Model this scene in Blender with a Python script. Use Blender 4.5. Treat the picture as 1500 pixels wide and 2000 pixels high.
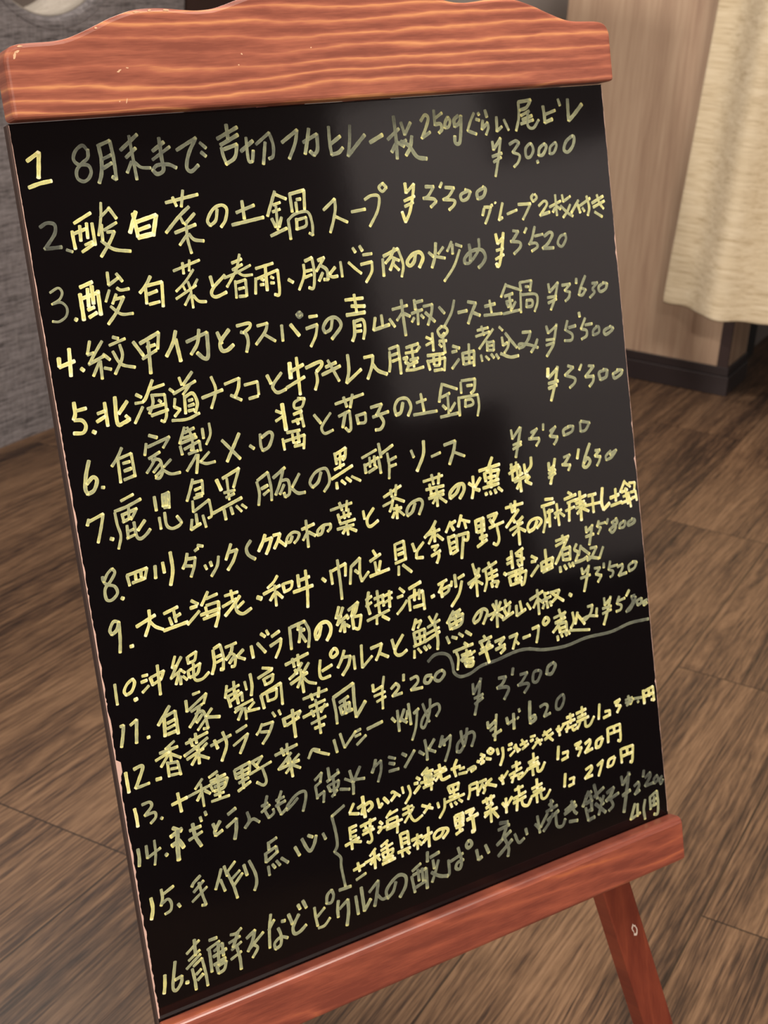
import bpy, bmesh, math, random
from mathutils import Vector, Matrix
random.seed(7)
for o in list(bpy.data.objects):
    bpy.data.objects.remove(o)
S = bpy.context.scene
C = S.collection

# ------------------------------------------------------------ camera
CAM_H = 0.95
F_PX = 2762.93                      # focal length in pixels of the 1500 x 2000 frame
RIGHT = Vector((0.88145845, 0.46817819, 0.06196927))
DOWN = Vector((0.22825063, -0.30746311, -0.92377924))
FWD = Vector((-0.41344003, 0.82841754, -0.37787793))
cd = bpy.data.cameras.new('camera')
cam = bpy.data.objects.new('camera', cd)
C.objects.link(cam)
cd.sensor_fit = 'VERTICAL'
cd.sensor_height = 32.0
cd.sensor_width = 24.0
cd.lens = F_PX / 2000.0 * 32.0
cd.clip_start = 0.02
cam.matrix_world = Matrix(((RIGHT.x, -DOWN.x, -FWD.x, 0.0),
                           (RIGHT.y, -DOWN.y, -FWD.y, 0.0),
                           (RIGHT.z, -DOWN.z, -FWD.z, CAM_H),
                           (0, 0, 0, 1)))
cd.dof.use_dof = True
cd.dof.focus_distance = 0.86
cd.dof.aperture_fstop = 16.0
S.camera = cam

# ------------------------------------------------------------ world, exposure, lamps
S.view_settings.view_transform = 'Standard'
S.view_settings.look = 'None'
S.view_settings.gamma = 1.0
S.view_settings.use_curve_mapping = False
S.view_settings.exposure = 0.14
w = bpy.data.worlds.new('room_air')
S.world = w
w.use_nodes = True
w.node_tree.nodes['Background'].inputs[0].default_value = (1.0, 0.91, 0.82, 1)
w.node_tree.nodes['Background'].inputs[1].default_value = 0.19

def lamp(name, kind, loc, power, color, size=0.05, target=None, angle=None, blend=0.6):
    d = bpy.data.lights.new(name, kind)
    d.energy = power
    d.color = color
    if kind == 'AREA':
        d.shape = 'DISK'
        d.size = size
    else:
        d.shadow_soft_size = size
    if kind == 'SPOT':
        d.spot_size = math.radians(angle)
        d.spot_blend = blend
    o = bpy.data.objects.new(name, d)
    C.objects.link(o)
    o.location = loc
    if target is not None:
        o.rotation_euler = (Vector(target) - Vector(loc)).to_track_quat('-Z', 'Y').to_euler()
    return o

WARM = (1.0, 0.90, 0.80)
lamp('table_lamp_light', 'POINT', (0.74, -3.04, 1.06), 390, WARM, 0.065)
lamp('front_ceiling_light', 'AREA', (1.2, -1.8, 2.42), 20, WARM, 0.35, (-0.4, 0.9, 0.5))
lamp('ceiling_downlight_light', 'SPOT', (-1.87, 0.05, 2.40), 70, WARM, 0.04, (-0.9, 2.7, 0.0), 95)
lamp('ceiling_fill_light', 'AREA', (0.1, 1.0, 2.44), 46, WARM, 0.7, (0.3, 1.2, 0))  # unseen overhead fill, added for general brightness and the ledge top
lamp('ceiling_fill_light', 'AREA', (-2.3, 2.2, 2.44), 30, WARM, 0.4, (-2.2, 2.2, 0))  # unseen fill, added to lighten the left wall and the screen opening
lamp('ceiling_fill_light', 'AREA', (-0.9, 1.5, 2.44), 6, WARM, 0.5, (-1.0, 2.9, 0.5))  # weak unseen fill, added to brighten pillar and curtain
lamp('bay_fill_light', 'SPOT', (0.55, 1.6, 2.40), 80, (1.0, 0.93, 0.92), 0.08, (1.68, 1.6, 1.0), 80)  # spot added to brighten the pale bay that the black board reflects

# ------------------------------------------------------------ helpers
def lin(r, g, b):
    f = lambda c: (c / 255 / 12.92) if c <= 10.3 else (((c / 255) + 0.055) / 1.055) ** 2.4
    return (f(r), f(g), f(b), 1)

class NT:
    def __init__(s, name):
        s.m = bpy.data.materials.new(name)
        s.m.use_nodes = True
        s.t = s.m.node_tree
        s.p = s.t.nodes['Principled BSDF']
    def n(s, typ, **kw):
        nd = s.t.nodes.new(typ)
        for k, v in kw.items():
            if k in nd.inputs.keys() if isinstance(k, str) else False:
                nd.inputs[k].default_value = v
            else:
                setattr(nd, k, v)
        return nd
    def l(s, a, b):
        s.t.links.new(a, b)
    def coord(s, scale=(1, 1, 1), rot=(0, 0, 0), loc=(0, 0, 0)):
        tc = s.n('ShaderNodeTexCoord')
        mp = s.n('ShaderNodeMapping')
        mp.inputs['Scale'].default_value = scale
        mp.inputs['Rotation'].default_value = rot
        mp.inputs['Location'].default_value = loc
        s.l(tc.outputs['Object'], mp.inputs['Vector'])
        return mp.outputs['Vector']
    def noise(s, vec, scale, detail=3, rough=0.55, dist=0.0):
        nd = s.n('ShaderNodeTexNoise')
        nd.inputs['Scale'].default_value = scale
        nd.inputs['Detail'].default_value = detail
        nd.inputs['Roughness'].default_value = rough
        nd.inputs['Distortion'].default_value = dist
        s.l(vec, nd.inputs['Vector'])
        return nd.outputs['Fac']
    def ramp(s, fac, stops):
        nd = s.n('ShaderNodeValToRGB')
        e = nd.color_ramp.elements
        while len(e) < len(stops):
            e.new(0.5)
        for i, (p, c) in enumerate(stops):
            e[i].position = p
            e[i].color = c if len(c) == 4 else lin(*c)
        s.l(fac, nd.inputs['Fac'])
        return nd.outputs['Color']
    def math(s, op, a, b=None):
        nd = s.n('ShaderNodeMath', operation=op)
        for i, v in enumerate((a, b)):
            if v is None:
                continue
            if isinstance(v, (int, float)):
                nd.inputs[i].default_value = v
            else:
                s.l(v, nd.inputs[i])
        return nd.outputs[0]
    def mix(s, fac, a, b, mode='MIX'):
        nd = s.n('ShaderNodeMix', data_type='RGBA', blend_type=mode)
        for k, v in ((0, fac), (6, a), (7, b)):
            if isinstance(v, (int, float)):
                nd.inputs[k].default_value = v
            elif isinstance(v, tuple):
                nd.inputs[k].default_value = v
            else:
                s.l(v, nd.inputs[k])
        return nd.outputs[2]
    def bump(s, h, strength=0.3, dist=0.001):
        nd = s.n('ShaderNodeBump')
        nd.inputs['Strength'].default_value = strength
        nd.inputs['Distance'].default_value = dist
        s.l(h, nd.inputs['Height'])
        s.l(nd.outputs['Normal'], s.p.inputs['Normal'])
    def base(s, c):
        if isinstance(c, tuple):
            s.p.inputs['Base Color'].default_value = c
        else:
            s.l(c, s.p.inputs['Base Color'])
    def rough(s, r):
        if isinstance(r, (int, float)):
            s.p.inputs['Roughness'].default_value = r
        else:
            s.l(r, s.p.inputs['Roughness'])

def plain(name, rgb, rough=0.6, spec=0.5):
    m = NT(name)
    m.base(lin(*rgb))
    m.rough(rough)
    m.p.inputs['Specular IOR Level'].default_value = spec
    return m.m

def mesh_obj(name, verts, faces, mats, parent=None, smooth=False, fm=None):
    me = bpy.data.meshes.new(name)
    me.from_pydata([tuple(v) for v in verts], [], faces)
    for m in (mats if isinstance(mats, (list, tuple)) else [mats]):
        me.materials.append(m)
    if fm:
        for p, i in zip(me.polygons, fm):
            p.material_index = i
    bm = bmesh.new()
    bm.from_mesh(me)
    bmesh.ops.recalc_face_normals(bm, faces=bm.faces)
    bm.to_mesh(me)
    bm.free()
    if smooth:
        for p in me.polygons:
            p.use_smooth = True
    o = bpy.data.objects.new(name, me)
    C.objects.link(o)
    if parent:
        o.parent = parent
    return o

def bevel(o, width, seg=2, angle=40):
    md = o.modifiers.new('bevel', 'BEVEL')
    md.width = width
    md.segments = seg
    md.limit_method = 'ANGLE'
    md.angle_limit = math.radians(angle)
    return o

def box(name, a, b, mat, parent=None, bev=0.0):
    x0, y0, z0 = a
    x1, y1, z1 = b
    v = [(x0, y0, z0), (x1, y0, z0), (x1, y1, z0), (x0, y1, z0), (x0, y0, z1), (x1, y0, z1), (x1, y1, z1), (x0, y1, z1)]
    f = [(0, 1, 2, 3), (4, 5, 6, 7), (0, 1, 5, 4), (1, 2, 6, 5), (2, 3, 7, 6), (3, 0, 4, 7)]
    o = mesh_obj(name, v, f, mat, parent)
    if bev:
        bevel(o, bev)
    return o

def struct(o):
    o['kind'] = 'structure'
    return o

def smoothpath(pts, n=6):
    """Catmull-Rom through pts, keeping sharp corners."""
    if len(pts) < 3:
        return [pts]
    runs, cur = [], [pts[0]]
    for i in range(1, len(pts) - 1):
        cur.append(pts[i])
        a = pts[i] - pts[i - 1]
        b = pts[i + 1] - pts[i]
        if a.length > 1e-9 and b.length > 1e-9 and a.angle(b) > math.radians(95):
            runs.append(cur)
            cur = [pts[i]]
    cur.append(pts[-1])
    runs.append(cur)
    out = []
    for r in runs:
        if len(r) < 3:
            out.append(r)
            continue
        closed = (r[0] - r[-1]).length < 1e-6
        q = []
        for i in range(len(r) - 1):
            p0 = r[i - 1] if i > 0 else (r[-2] if closed else r[i] * 2 - r[i + 1])
            p1, p2 = r[i], r[i + 1]
            p3 = r[i + 2] if i + 2 < len(r) else (r[1] if closed else r[i + 1] * 2 - r[i])
            for k in range(n):
                t = k / n
                q.append(0.5 * ((2 * p1) + (p2 - p0) * t + (2 * p0 - 5 * p1 + 4 * p2 - p3) * t * t + (3 * p1 - p0 - 3 * p2 + p3) * t ** 3))
        q.append(r[-1])
        out.append(q)
    return out

# ------------------------------------------------------------ materials
def mat_floor():
    m = NT('dark_plank_floor')
    tc = m.n('ShaderNodeTexCoord')
    sx = m.n('ShaderNodeSeparateXYZ')
    m.l(tc.outputs['Object'], sx.inputs[0])
    X, Y = sx.outputs[0], sx.outputs[1]
    PW, PL = 0.1905, 1.2
    xs = m.math('DIVIDE', m.math('ADD', X, 0.419 + PW * 40), PW)
    idx = m.math('FLOOR', xs)
    fx = m.math('FRACT', xs)
    # staggered ends: plank 40 ends at y = 1.819, plank 37 at y = 1.036
    off = m.math('MULTIPLY', m.math('SUBTRACT', idx, 40.0), 0.661)
    ys = m.math('DIVIDE', m.math('SUBTRACT', m.math('SUBTRACT', Y, 1.819 - PL * 20), off), PL)
    idy = m.math('FLOOR', ys)
    fy = m.math('FRACT', ys)
    cmb = m.n('ShaderNodeCombineXYZ')
    m.l(idx, cmb.inputs[0]); m.l(idy, cmb.inputs[1])
    wn = m.n('ShaderNodeTexWhiteNoise', noise_dimensions='2D')
    m.l(cmb.outputs[0], wn.inputs['Vector'])
    rnd = wn.outputs['Value']
    # grain, long along Y and shifted per plank
    gv = m.n('ShaderNodeCombineXYZ')
    m.l(m.math('ADD', m.math('MULTIPLY', X, 1.0), m.math('MULTIPLY', rnd, 7.3)), gv.inputs[0])
    m.l(m.math('ADD', m.math('MULTIPLY', Y, 0.05), m.math('MULTIPLY', rnd, 31.0)), gv.inputs[1])
    warp = m.n('ShaderNodeTexNoise')
    warp.inputs['Scale'].default_value = 9.0
    warp.inputs['Detail'].default_value = 2
    m.l(gv.outputs[0], warp.inputs['Vector'])
    gv2 = m.n('ShaderNodeCombineXYZ')
    sx2 = m.n('ShaderNodeSeparateXYZ')
    m.l(gv.outputs[0], sx2.inputs[0])
    m.l(m.math('ADD', sx2.outputs[0], m.math('MULTIPLY', warp.outputs['Fac'], 0.10)), gv2.inputs[0])
    m.l(sx2.outputs[1], gv2.inputs[1])
    broad = m.noise(gv2.outputs[0], 18, 3, 0.55)
    mid = m.noise(gv2.outputs[0], 105, 4, 0.62)
    fine = m.noise(gv2.outputs[0], 420, 3, 0.6)
    wv = m.n('ShaderNodeTexWave', wave_type='BANDS', bands_direction='X')
    wv.inputs['Scale'].default_value = 42
    wv.inputs['Distortion'].default_value = 9
    wv.inputs['Detail'].default_value = 3
    wv.inputs['Detail Scale'].default_value = 1.2
    m.l(gv2.outputs[0], wv.inputs['Vector'])
    g = m.math('ADD', m.math('MULTIPLY', broad, 0.45), m.math('MULTIPLY', mid, 0.40))
    g = m.math('ADD', g, m.math('MULTIPLY', fine, 0.30))
    g = m.math('ADD', g, m.math('MULTIPLY', wv.outputs['Fac'], 0.07))
    g = m.math('ADD', g, m.math('MULTIPLY', m.math('SUBTRACT', rnd, 0.5), 0.055))
    col = m.ramp(g, [(0.42, (36, 27, 22)), (0.52, (66, 49, 39)), (0.60, (96, 73, 55)), (0.70, (122, 95, 72)), (0.84, (142, 113, 88))])
    kv = m.coord((5, 2.2, 1))
    blot = m.noise(kv, 2.2, 3, 0.5)
    col = m.mix(m.ramp(blot, [(0.56, (0, 0, 0)), (0.75, (110, 110, 110))]), col, lin(58, 46, 40), 'MIX')
    # seams
    ex = m.math('MINIMUM', fx, m.math('SUBTRACT', 1.0, fx))
    ey = m.math('MINIMUM', fy, m.math('SUBTRACT', 1.0, fy))
    seamx = m.math('LESS_THAN', ex, 0.0065)
    seamy = m.math('LESS_THAN', ey, 0.0011)
    seam = m.math('MAXIMUM', seamx, seamy)
    col = m.mix(m.math('MULTIPLY', seam, 0.75), col, lin(22, 16, 13))
    m.base(col)
    m.rough(0.42)
    m.p.inputs['Specular IOR Level'].default_value = 0.35
    h = m.math('SUBTRACT', m.math('MULTIPLY', m.math('ADD', mid, fine), 0.5), m.math('MULTIPLY', seam, 1.0))
    m.bump(h, 0.35, 0.0012)
    return m.m

def mat_stain(name, dark, mid, light, freq=95, warp=1.6, amount=0.8, along='x', rough=0.32, seed=0.0):
    """red-brown stained softwood: wavy light growth lines along the local axis `along`"""
    m = NT(name)
    def vec(a, b, off=0.0):
        return m.coord((a, b, 1) if along == 'x' else (b, a, 1), loc=(seed + off, seed * 1.7 + off, 0))
    n1 = m.noise(vec(2.6, 13), 1.0, 2, 0.5)
    n2 = m.noise(vec(16, 60), 1.0, 3, 0.6)
    n3 = m.noise(vec(3.2, 20, 2.6), 1.0, 2, 0.5)
    mot = m.noise(vec(14, 90, 9.0), 1.0, 4, 0.65)
    fib = m.noise(vec(70, 900, 3.0), 1.0, 3, 0.6)
    tc = m.n('ShaderNodeTexCoord')
    sx = m.n('ShaderNodeSeparateXYZ')
    m.l(tc.outputs['Object'], sx.inputs[0])
    cross = sx.outputs[1] if along == 'x' else sx.outputs[0]
    ph = m.math('ADD', m.math('MULTIPLY', cross, freq), m.math('MULTIPLY', n1, warp * 3.2))
    ph = m.math('ADD', ph, m.math('MULTIPLY', n2, 0.9))
    fr = m.math('FRACT', ph)
    tri = m.math('MULTIPLY', m.math('MINIMUM', m.math('MULTIPLY', fr, 0.62), m.math('SUBTRACT', 1.0, fr)), 2.6)   # slow rise, quick fall
    band = m.math('POWER', tri, 2.6)
    amp = m.ramp(n3, [(0.34, (120, 120, 120)), (0.52, (255, 255, 255))])
    f = m.math('MULTIPLY', m.math('MULTIPLY', band, amp), amount)
    f = m.math('ADD', f, m.math('MULTIPLY', m.math('SUBTRACT', mot, 0.40), 0.75))
    f = m.math('ADD', f, m.math('MULTIPLY', m.math('SUBTRACT', fib, 0.5), 0.35))
    m.base(m.ramp(f, [(0.0, dark), (0.30, mid), (0.72, light), (1.0, tuple(min(255, c + 14) for c in light))]))
    m.rough(rough)
    m.p.inputs['Specular IOR Level'].default_value = 0.45
    m.bump(m.math('ADD', fib, mot), 0.10, 0.0004)
    return m.m

def mat_veneer():
    m = NT('pale_wood_veneer')
    v = m.coord((1, 1, 0.045))
    a = m.noise(v, 34, 4, 0.6)
    b = m.noise(v, 150, 3, 0.6)
    f = m.math('ADD', m.math('MULTIPLY', a, 0.7), m.math('MULTIPLY', b, 0.35))
    m.base(m.ramp(f, [(0.34, (160, 132, 112)), (0.5, (180, 153, 130)), (0.62, (192, 166, 142)), (0.78, (204, 180, 157))]))
    m.rough(0.5)
    m.p.inputs['Specular IOR Level'].default_value = 0.3
    m.bump(b, 0.08, 0.0005)
    return m.m

def mat_cloth(name, stops, sc, s1, s2, bump=0.5, rough=0.9):
    m = NT(name)
    v = m.coord(sc)
    a = m.noise(v, s1, 4, 0.6, 0.3)
    b = m.noise(v, s2, 2, 0.6)
    f = m.math('ADD', m.math('MULTIPLY', a, 0.65), m.math('MULTIPLY', b, 0.35))
    m.base(m.ramp(f, stops))
    m.rough(rough)
    m.p.inputs['Specular IOR Level'].default_value = 0.1
    m.p.inputs['Sheen Weight'].default_value = 0.08
    m.bump(f, bump, 0.0015)
    return m.m

def mat_ink():
    m = NT('yellow_marker_ink')
    at = m.n('ShaderNodeAttribute', attribute_name='ink')
    v = m.coord()
    sp = m.noise(v, 900, 3, 0.6)
    sm = m.noise(v, 160, 3, 0.5)
    f = m.math('ADD', at.outputs['Fac'], m.math('MULTIPLY', m.math('SUBTRACT', sp, 0.5), 0.22))
    f = m.math('ADD', f, m.math('MULTIPLY', m.math('SUBTRACT', sm, 0.5), 0.30))
    m.base(m.ramp(f, [(0.05, (36, 37, 34)), (0.3, (88, 92, 82)), (0.5, (130, 135, 110)), (0.72, (176, 179, 132)), (0.9, (224, 219, 132)), (0.98, (236, 229, 144)), (1.0, (246, 242, 196))]))
    m.rough(0.38)
    m.p.inputs['Specular IOR Level'].default_value = 0.5
    return m.m

def mat_lacquer():
    m = NT('glossy_black_panel')
    m.base(lin(9, 7, 9))
    v = m.coord()
    a = m.noise(v, 55, 3, 0.6)
    b = m.noise(v, 9, 3, 0.6)
    m.rough(m.math('ADD', m.math('MULTIPLY', b, 0.07), 0.055))
    m.p.inputs['Specular IOR Level'].default_value = 0.5
    m.bump(a, 0.05, 0.0004)
    return m.m

M_FLOOR = mat_floor()
M_HEAD = mat_stain('stained_header_wood', (128, 72, 58), (164, 97, 76), (202, 138, 94), 122, 1.7, 0.68)
M_LEDGE = mat_stain('stained_ledge_wood', (120, 62, 50), (156, 84, 64), (190, 110, 70), 70, 2.4, 0.6, seed=2.3)
M_LEG = mat_stain('stained_leg_wood', (104, 46, 34), (126, 60, 42), (146, 76, 52), 60, 1.0, 0.25, 'y', 0.35, 4.1)
M_LACQ = mat_lacquer()
M_EDGE = plain('worn_panel_edge', (84, 67, 62), 0.7)
M_CHIPPED = plain('bare_chipped_edge', (206, 172, 158), 0.75)
M_BACK = plain('panel_backing_board', (58, 44, 40), 0.7)
M_CHIP = plain('bare_wood_chip', (214, 172, 136), 0.75)
M_SCUFF = plain('white_scuff', (206, 190, 178), 0.8)
M_INK = mat_ink()
M_VENEER = mat_veneer()
M_PLINTH = plain('dark_skirting', (44, 35, 36), 0.45)
M_CURTAIN = mat_cloth('cream_slub_linen', [(0.32, (176, 158, 128)), (0.45, (204, 188, 158)), (0.58, (216, 202, 174)), (0.78, (230, 218, 194))], (0.05, 0.3, 1), 130, 520, 0.5)
def mat_screen():
    m = NT('grey_ribbed_weave')
    long_ = m.noise(m.coord((1, 0.06, 1)), 210, 3, 0.6, 0.1)
    weft = m.noise(m.coord((1, 0.16, 1)), 330, 2, 0.6)
    warpn = m.noise(m.coord((1, 1, 0.12)), 260, 2, 0.6)
    f = m.math('ADD', m.math('MULTIPLY', long_, 0.55), m.math('MULTIPLY', weft, 0.3))
    f = m.math('ADD', f, m.math('MULTIPLY', warpn, 0.22))
    m.base(m.ramp(f, [(0.40, (82, 79, 81)), (0.50, (120, 116, 118)), (0.60, (140, 136, 139)), (0.74, (158, 154, 157))]))
    m.rough(0.92)
    m.p.inputs['Specular IOR Level'].default_value = 0.1
    m.bump(f, 0.8, 0.003)
    return m.m
M_SCREEN = mat_screen()
M_LINING = mat_cloth('lit_grey_weave', [(0.30, (140, 134, 126)), (0.6, (168, 162, 153)), (0.8, (186, 180, 170))], (1, 0.3, 1), 60, 300, 0.3)  # paler than the screen weave: light inside the opening put into the colour
M_GREYWALL = plain('dark_grey_wall', (138, 130, 125), 0.9)
M_DARKPOST = plain('dark_brown_paint', (52, 34, 32), 0.6)
M_BEIGE = plain('beige_wall_paint', (206, 180, 158), 0.9)
M_PALEWALL = plain('pale_grey_plaster', (214, 208, 208), 0.9)
M_BROWNWALL = plain('brown_wall_panel', (64, 50, 46), 0.6)
M_CEIL = plain('ceiling_paint', (120, 108, 98), 0.9)
M_BLACK = plain('black_metal', (14, 14, 17), 0.45)

# ------------------------------------------------------------ the room
struct(box('floor', (-3.4, -4.0, -0.05), (1.72, 6.2, 0.0), M_FLOOR))
struct(box('ceiling', (-3.4, -2.2, 2.5), (1.9, 6.2, 2.56), M_CEIL))
struct(box('wall_back', (-3.4, 3.68, 0.0), (-0.785, 6.2, 2.5), M_GREYWALL))
struct(box('wall_left', (-3.52, -4.0, 0.0), (-3.4, 6.2, 2.5), M_BEIGE))
# right-hand wall: dark panelling with a pale plaster bay
struct(box('wall_right', (1.72, -4.0, 0.0), (1.86, 6.2, 2.5), M_BROWNWALL))
struct(box('trim_1', (1.66, 0.88, 0.52), (1.72, 1.20, 1.62), M_PALEWALL))
struct(box('trim_2', (1.66, 1.20, 0.52), (1.72, 2.60, 1.42), M_PALEWALL))
struct(box('trim_3', (1.58, 0.30, 0.0), (1.655, 1.10, 0.90), M_BROWNWALL))
# pillar clad in pale veneer, with its two-step skirting

struct(box('wall_middle', (-1.217, 3.199, 0.0), (-0.733, 3.372, 2.5), M_VENEER))
def skirting():
    bm = bmesh.new()
    for (d, z0, z1) in ((0.009, 0.0, 0.046), (0.005, 0.046, 0.067)):
        x0, x1, y0, y1 = -1.217 - d, -0.733 + d, 3.199 - d, 3.372
        for a, b in (((x0, y0), (x1, 3.199)), ((-0.733, 3.199), (x1, y1)), ((x0, 3.199), (-1.217, y1))):
            r = bmesh.ops.create_cube(bm, size=1.0)
            for v in r['verts']:
                v.co.x = a[0] + (v.co.x + 0.5) * (b[0] - a[0])
                v.co.y = a[1] + (v.co.y + 0.5) * (b[1] - a[1])
                v.co.z = z0 + (v.co.z + 0.5) * (z1 - z0)
    me = bpy.data.meshes.new('baseboard_middle')
    bm.to_mesh(me)
    bm.free()
    me.materials.append(M_PLINTH)
    o = bpy.data.objects.new('baseboard_middle', me)
    C.objects.link(o)
    bevel(o, 0.0015)
    return struct(o)
skirting()
struct(box('trim_4', (-0.757, 3.1965, 0.067), (-0.7315, 3.203, 2.5), M_DARKPOST))      # brown corner bead of the pillar
struct(box('trim_5', (-0.806, 3.53, 0.0), (-0.768, 3.62, 2.5), M_BLACK))               # black jamb behind the pillar
struct(box('trim_6', (-1.96, 2.54, 0.0), (-1.80, 2.95, 2.5), M_DARKPOST))              # dark post behind the grey screen

# ------------------------------------------------------------ grey upholstered screen with a round opening
SX, SD = -1.784, 0.11
HY, HZ, HR = 2.117, 0.978, 0.204
def make_screen():
    root = bpy.data.objects.new('upholstered_screen', None)
    C.objects.link(root)
    root.location = (SX - SD / 2, 1.0, 0)
    root['label'] = 'grey ribbed fabric screen with a round opening, on the floor left of the board'
    root['category'] = 'screen'
    N = 96
    y0, y1, z0, z1 = -0.6, 2.512, 0.0, 1.5
    off = Vector((SD / 2, -1.0, 0))
    ang = [2 * math.pi * i / N for i in range(N)]
    def outer(a):
        dx, dz = math.cos(a), math.sin(a)
        t = min(((y1 - HY) / dx if dx > 1e-9 else 1e9), ((y0 - HY) / dx if dx < -1e-9 else 1e9),
                ((z1 - HZ) / dz if dz > 1e-9 else 1e9), ((z0 - HZ) / dz if dz < -1e-9 else 1e9))
        return HY + dx * t, HZ + dz * t
    for c in ((y0, z0), (y1, z0), (y0, z1), (y1, z1)):     # put a spoke on every corner
        a = math.atan2(c[1] - HZ, c[0] - HY) % (2 * math.pi)
        k = min(range(N), key=lambda i: abs((ang[i] - a + math.pi) % (2 * math.pi) - math.pi))
        ang[k] = a
    V, F = [], []
    prof = [(HR, 0.014), (HR + 0.003, 0.006), (HR + 0.008, 0.0015), (HR + 0.016, 0.0)]
    rings = []
    def ring(fn):
        b = len(V)
        for a in ang:
            V.append(fn(a))
        rings.append(b)
    for r, d in prof:
        ring(lambda a: (-d, HY + off.y + r * math.cos(a), HZ + r * math.sin(a)))
    ring(lambda a: (0.0, outer(a)[0] + off.y, outer(a)[1]))
    ring(lambda a: (-SD, outer(a)[0] + off.y, outer(a)[1]))
    ring(lambda a: (-SD, HY + off.y + (HR + 0.002) * math.cos(a), HZ + (HR + 0.002) * math.sin(a)))
    for p, q in zip(rings, rings[1:] + rings[:1]):
        for i in range(N):
            j = (i + 1) % N
            F.append((p + i, p + j, q + j, q + i))
    V = [(x + off.x, y, z) for x, y, z in V]
    mesh_obj('padded_panel', V, F, M_SCREEN, root)
    # lining of the opening, its lit look put into a pale colour
    V, F = [], []
    for d in (0.014, 0.05, SD + 0.004):
        for a in ang:
            V.append((off.x - d, HY + off.y + (HR - 0.0025) * math.cos(a), HZ + (HR - 0.0025) * math.sin(a)))
    for d in (SD + 0.004, 0.014):
        for a in ang:
            V.append((off.x - d, HY + off.y + (HR + 0.0005) * math.cos(a), HZ + (HR + 0.0005) * math.sin(a)))
    for p in range(5):
        q = (p + 1) % 5
        for i in range(N):
            j = (i + 1) % N
            F.append((p * N + i, p * N + j, q * N + j, q * N + i))
    o = mesh_obj('opening_lining', V, F, M_LINING, root, True)
    o['label'] = 'lining of the round opening, made pale grey for the light on it'
    # stitched welt around it
    V, F = [], []
    R, r = HR + 0.020, 0.0012
    for i in range(N):
        a = 2 * math.pi * i / N
        for k in range(8):
            b = 2 * math.pi * k / 8
            rr = R + r * math.cos(b)
            V.append((off.x + 0.0005 + r * math.sin(b), HY + off.y + rr * math.cos(a), HZ + rr * math.sin(a)))
    for i in range(N):
        for k in range(8):
            F.append((i * 8 + k, ((i + 1) % N) * 8 + k, ((i + 1) % N) * 8 + (k + 1) % 8, i * 8 + (k + 1) % 8))
    mesh_obj('welt', V, F, M_SCREEN, root, True)
make_screen()

# ------------------------------------------------------------ cream curtain in front of the pillar
def make_curtain():
    NX, NZ = 150, 90
    Z0, Z1 = 0.222, 2.30
    base = Vector((-0.5, 3.02, Z0))
    V, F = [], []
    for j in range(NZ + 1):
        z = Z0 + (Z1 - Z0) * j / NZ
        t = (z - Z0) / (Z1 - Z0)
        xl = -0.872 + 0.03 * min(1, (z - Z0) / 0.65)
        xr = 0.42
        for i in range(NX + 1):
            s = i / NX
            x = xl + (xr - xl) * s
            d = x - xl
            amp = 0.030 + 0.05 * t
            fold = math.sin(d * 21.0 + 4.49 + 0.25 * math.sin(3 * z)) * amp
            fold += 0.012 * math.sin(d * 47.0 + 1.3 + 1.2 * t) + 0.004 * math.sin(d * 9 - z * 5)
            edge = 0.045 * math.exp(-d / 0.07)
            y = 3.02 - fold * (1 - 0.55 * math.exp(-d / 0.03)) + edge
            wob = 0.0012 * math.sin(90 * x) if j == 0 else 0
            hem = 0.0016 if abs(z - Z0 - 0.105) < 0.013 else 0
            V.append((x - base.x, y - hem - base.y, z - base.z + wob))
    for j in range(NZ):
        for i in range(NX):
            a = j * (NX + 1) + i
            F.append((a, a + 1, a + NX + 2, a + NX + 1))
    o = mesh_obj('curtain', V, F, M_CURTAIN, None, True)
    o.location = base
    md = o.modifiers.new('thickness', 'SOLIDIFY')
    md.thickness = 0.0022
    md.offset = 0
    sb = o.modifiers.new('soften', 'SUBSURF')
    sb.levels = 1
    sb.render_levels = 1
    o['label'] = 'cream slub linen curtain hanging in folds in front of the pale wood pillar'
    o['category'] = 'curtain'
make_curtain()

# ------------------------------------------------------------ the menu easel
U = Vector((0.49696423, 0.86622327, 0.05180532))
Vd = Vector((0.25401106, -0.08812584, -0.96317819))     # down the board
Nn = Vector((0.82976197, -0.49182423, 0.26382568))      # out of the board
O3 = Vector((-0.58800849, 0.65272217, 0.83334254))      # board face, top left under the header
B3 = Vector((-0.34, 0.86, 0.0))
ROT = Matrix((U, -Vd, Nn)).transposed()
easel = bpy.data.objects.new('menu_easel', None)
C.objects.link(easel)
easel.matrix_world = ROT.to_4x4()
easel.matrix_world.translation = B3
easel.location = B3
easel.rotation_euler = ROT.to_euler()
easel['label'] = 'red-brown wooden menu easel with a glossy black board of handwritten Japanese dishes'
easel['category'] = 'menu board'
OFF = ROT.transposed() @ (O3 - B3)
def P(u, v, t):
    """board millimetres -> easel local metres"""
    return Vector((OFF.x + u / 1000, OFF.y - v / 1000, OFF.z + t / 1000))
def world(u, v, t):
    return O3 + U * (u / 1000) + Vd * (v / 1000) + Nn * (t / 1000)

def prism(name, outline, t0, t1, mat, parent, bev=0.0, seg=3):
    n = len(outline)
    V = [P(u, v, t0) for u, v in outline] + [P(u, v, t1) for u, v in outline]
    F = [tuple(range(n)), tuple(range(n, 2 * n))] + [(i, (i + 1) % n, n + (i + 1) % n, n + i) for i in range(n)]
    o = mesh_obj(name, V, F, mat, parent)
    if bev:
        bevel(o, bev / 1000, seg, 50)
    return o

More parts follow.
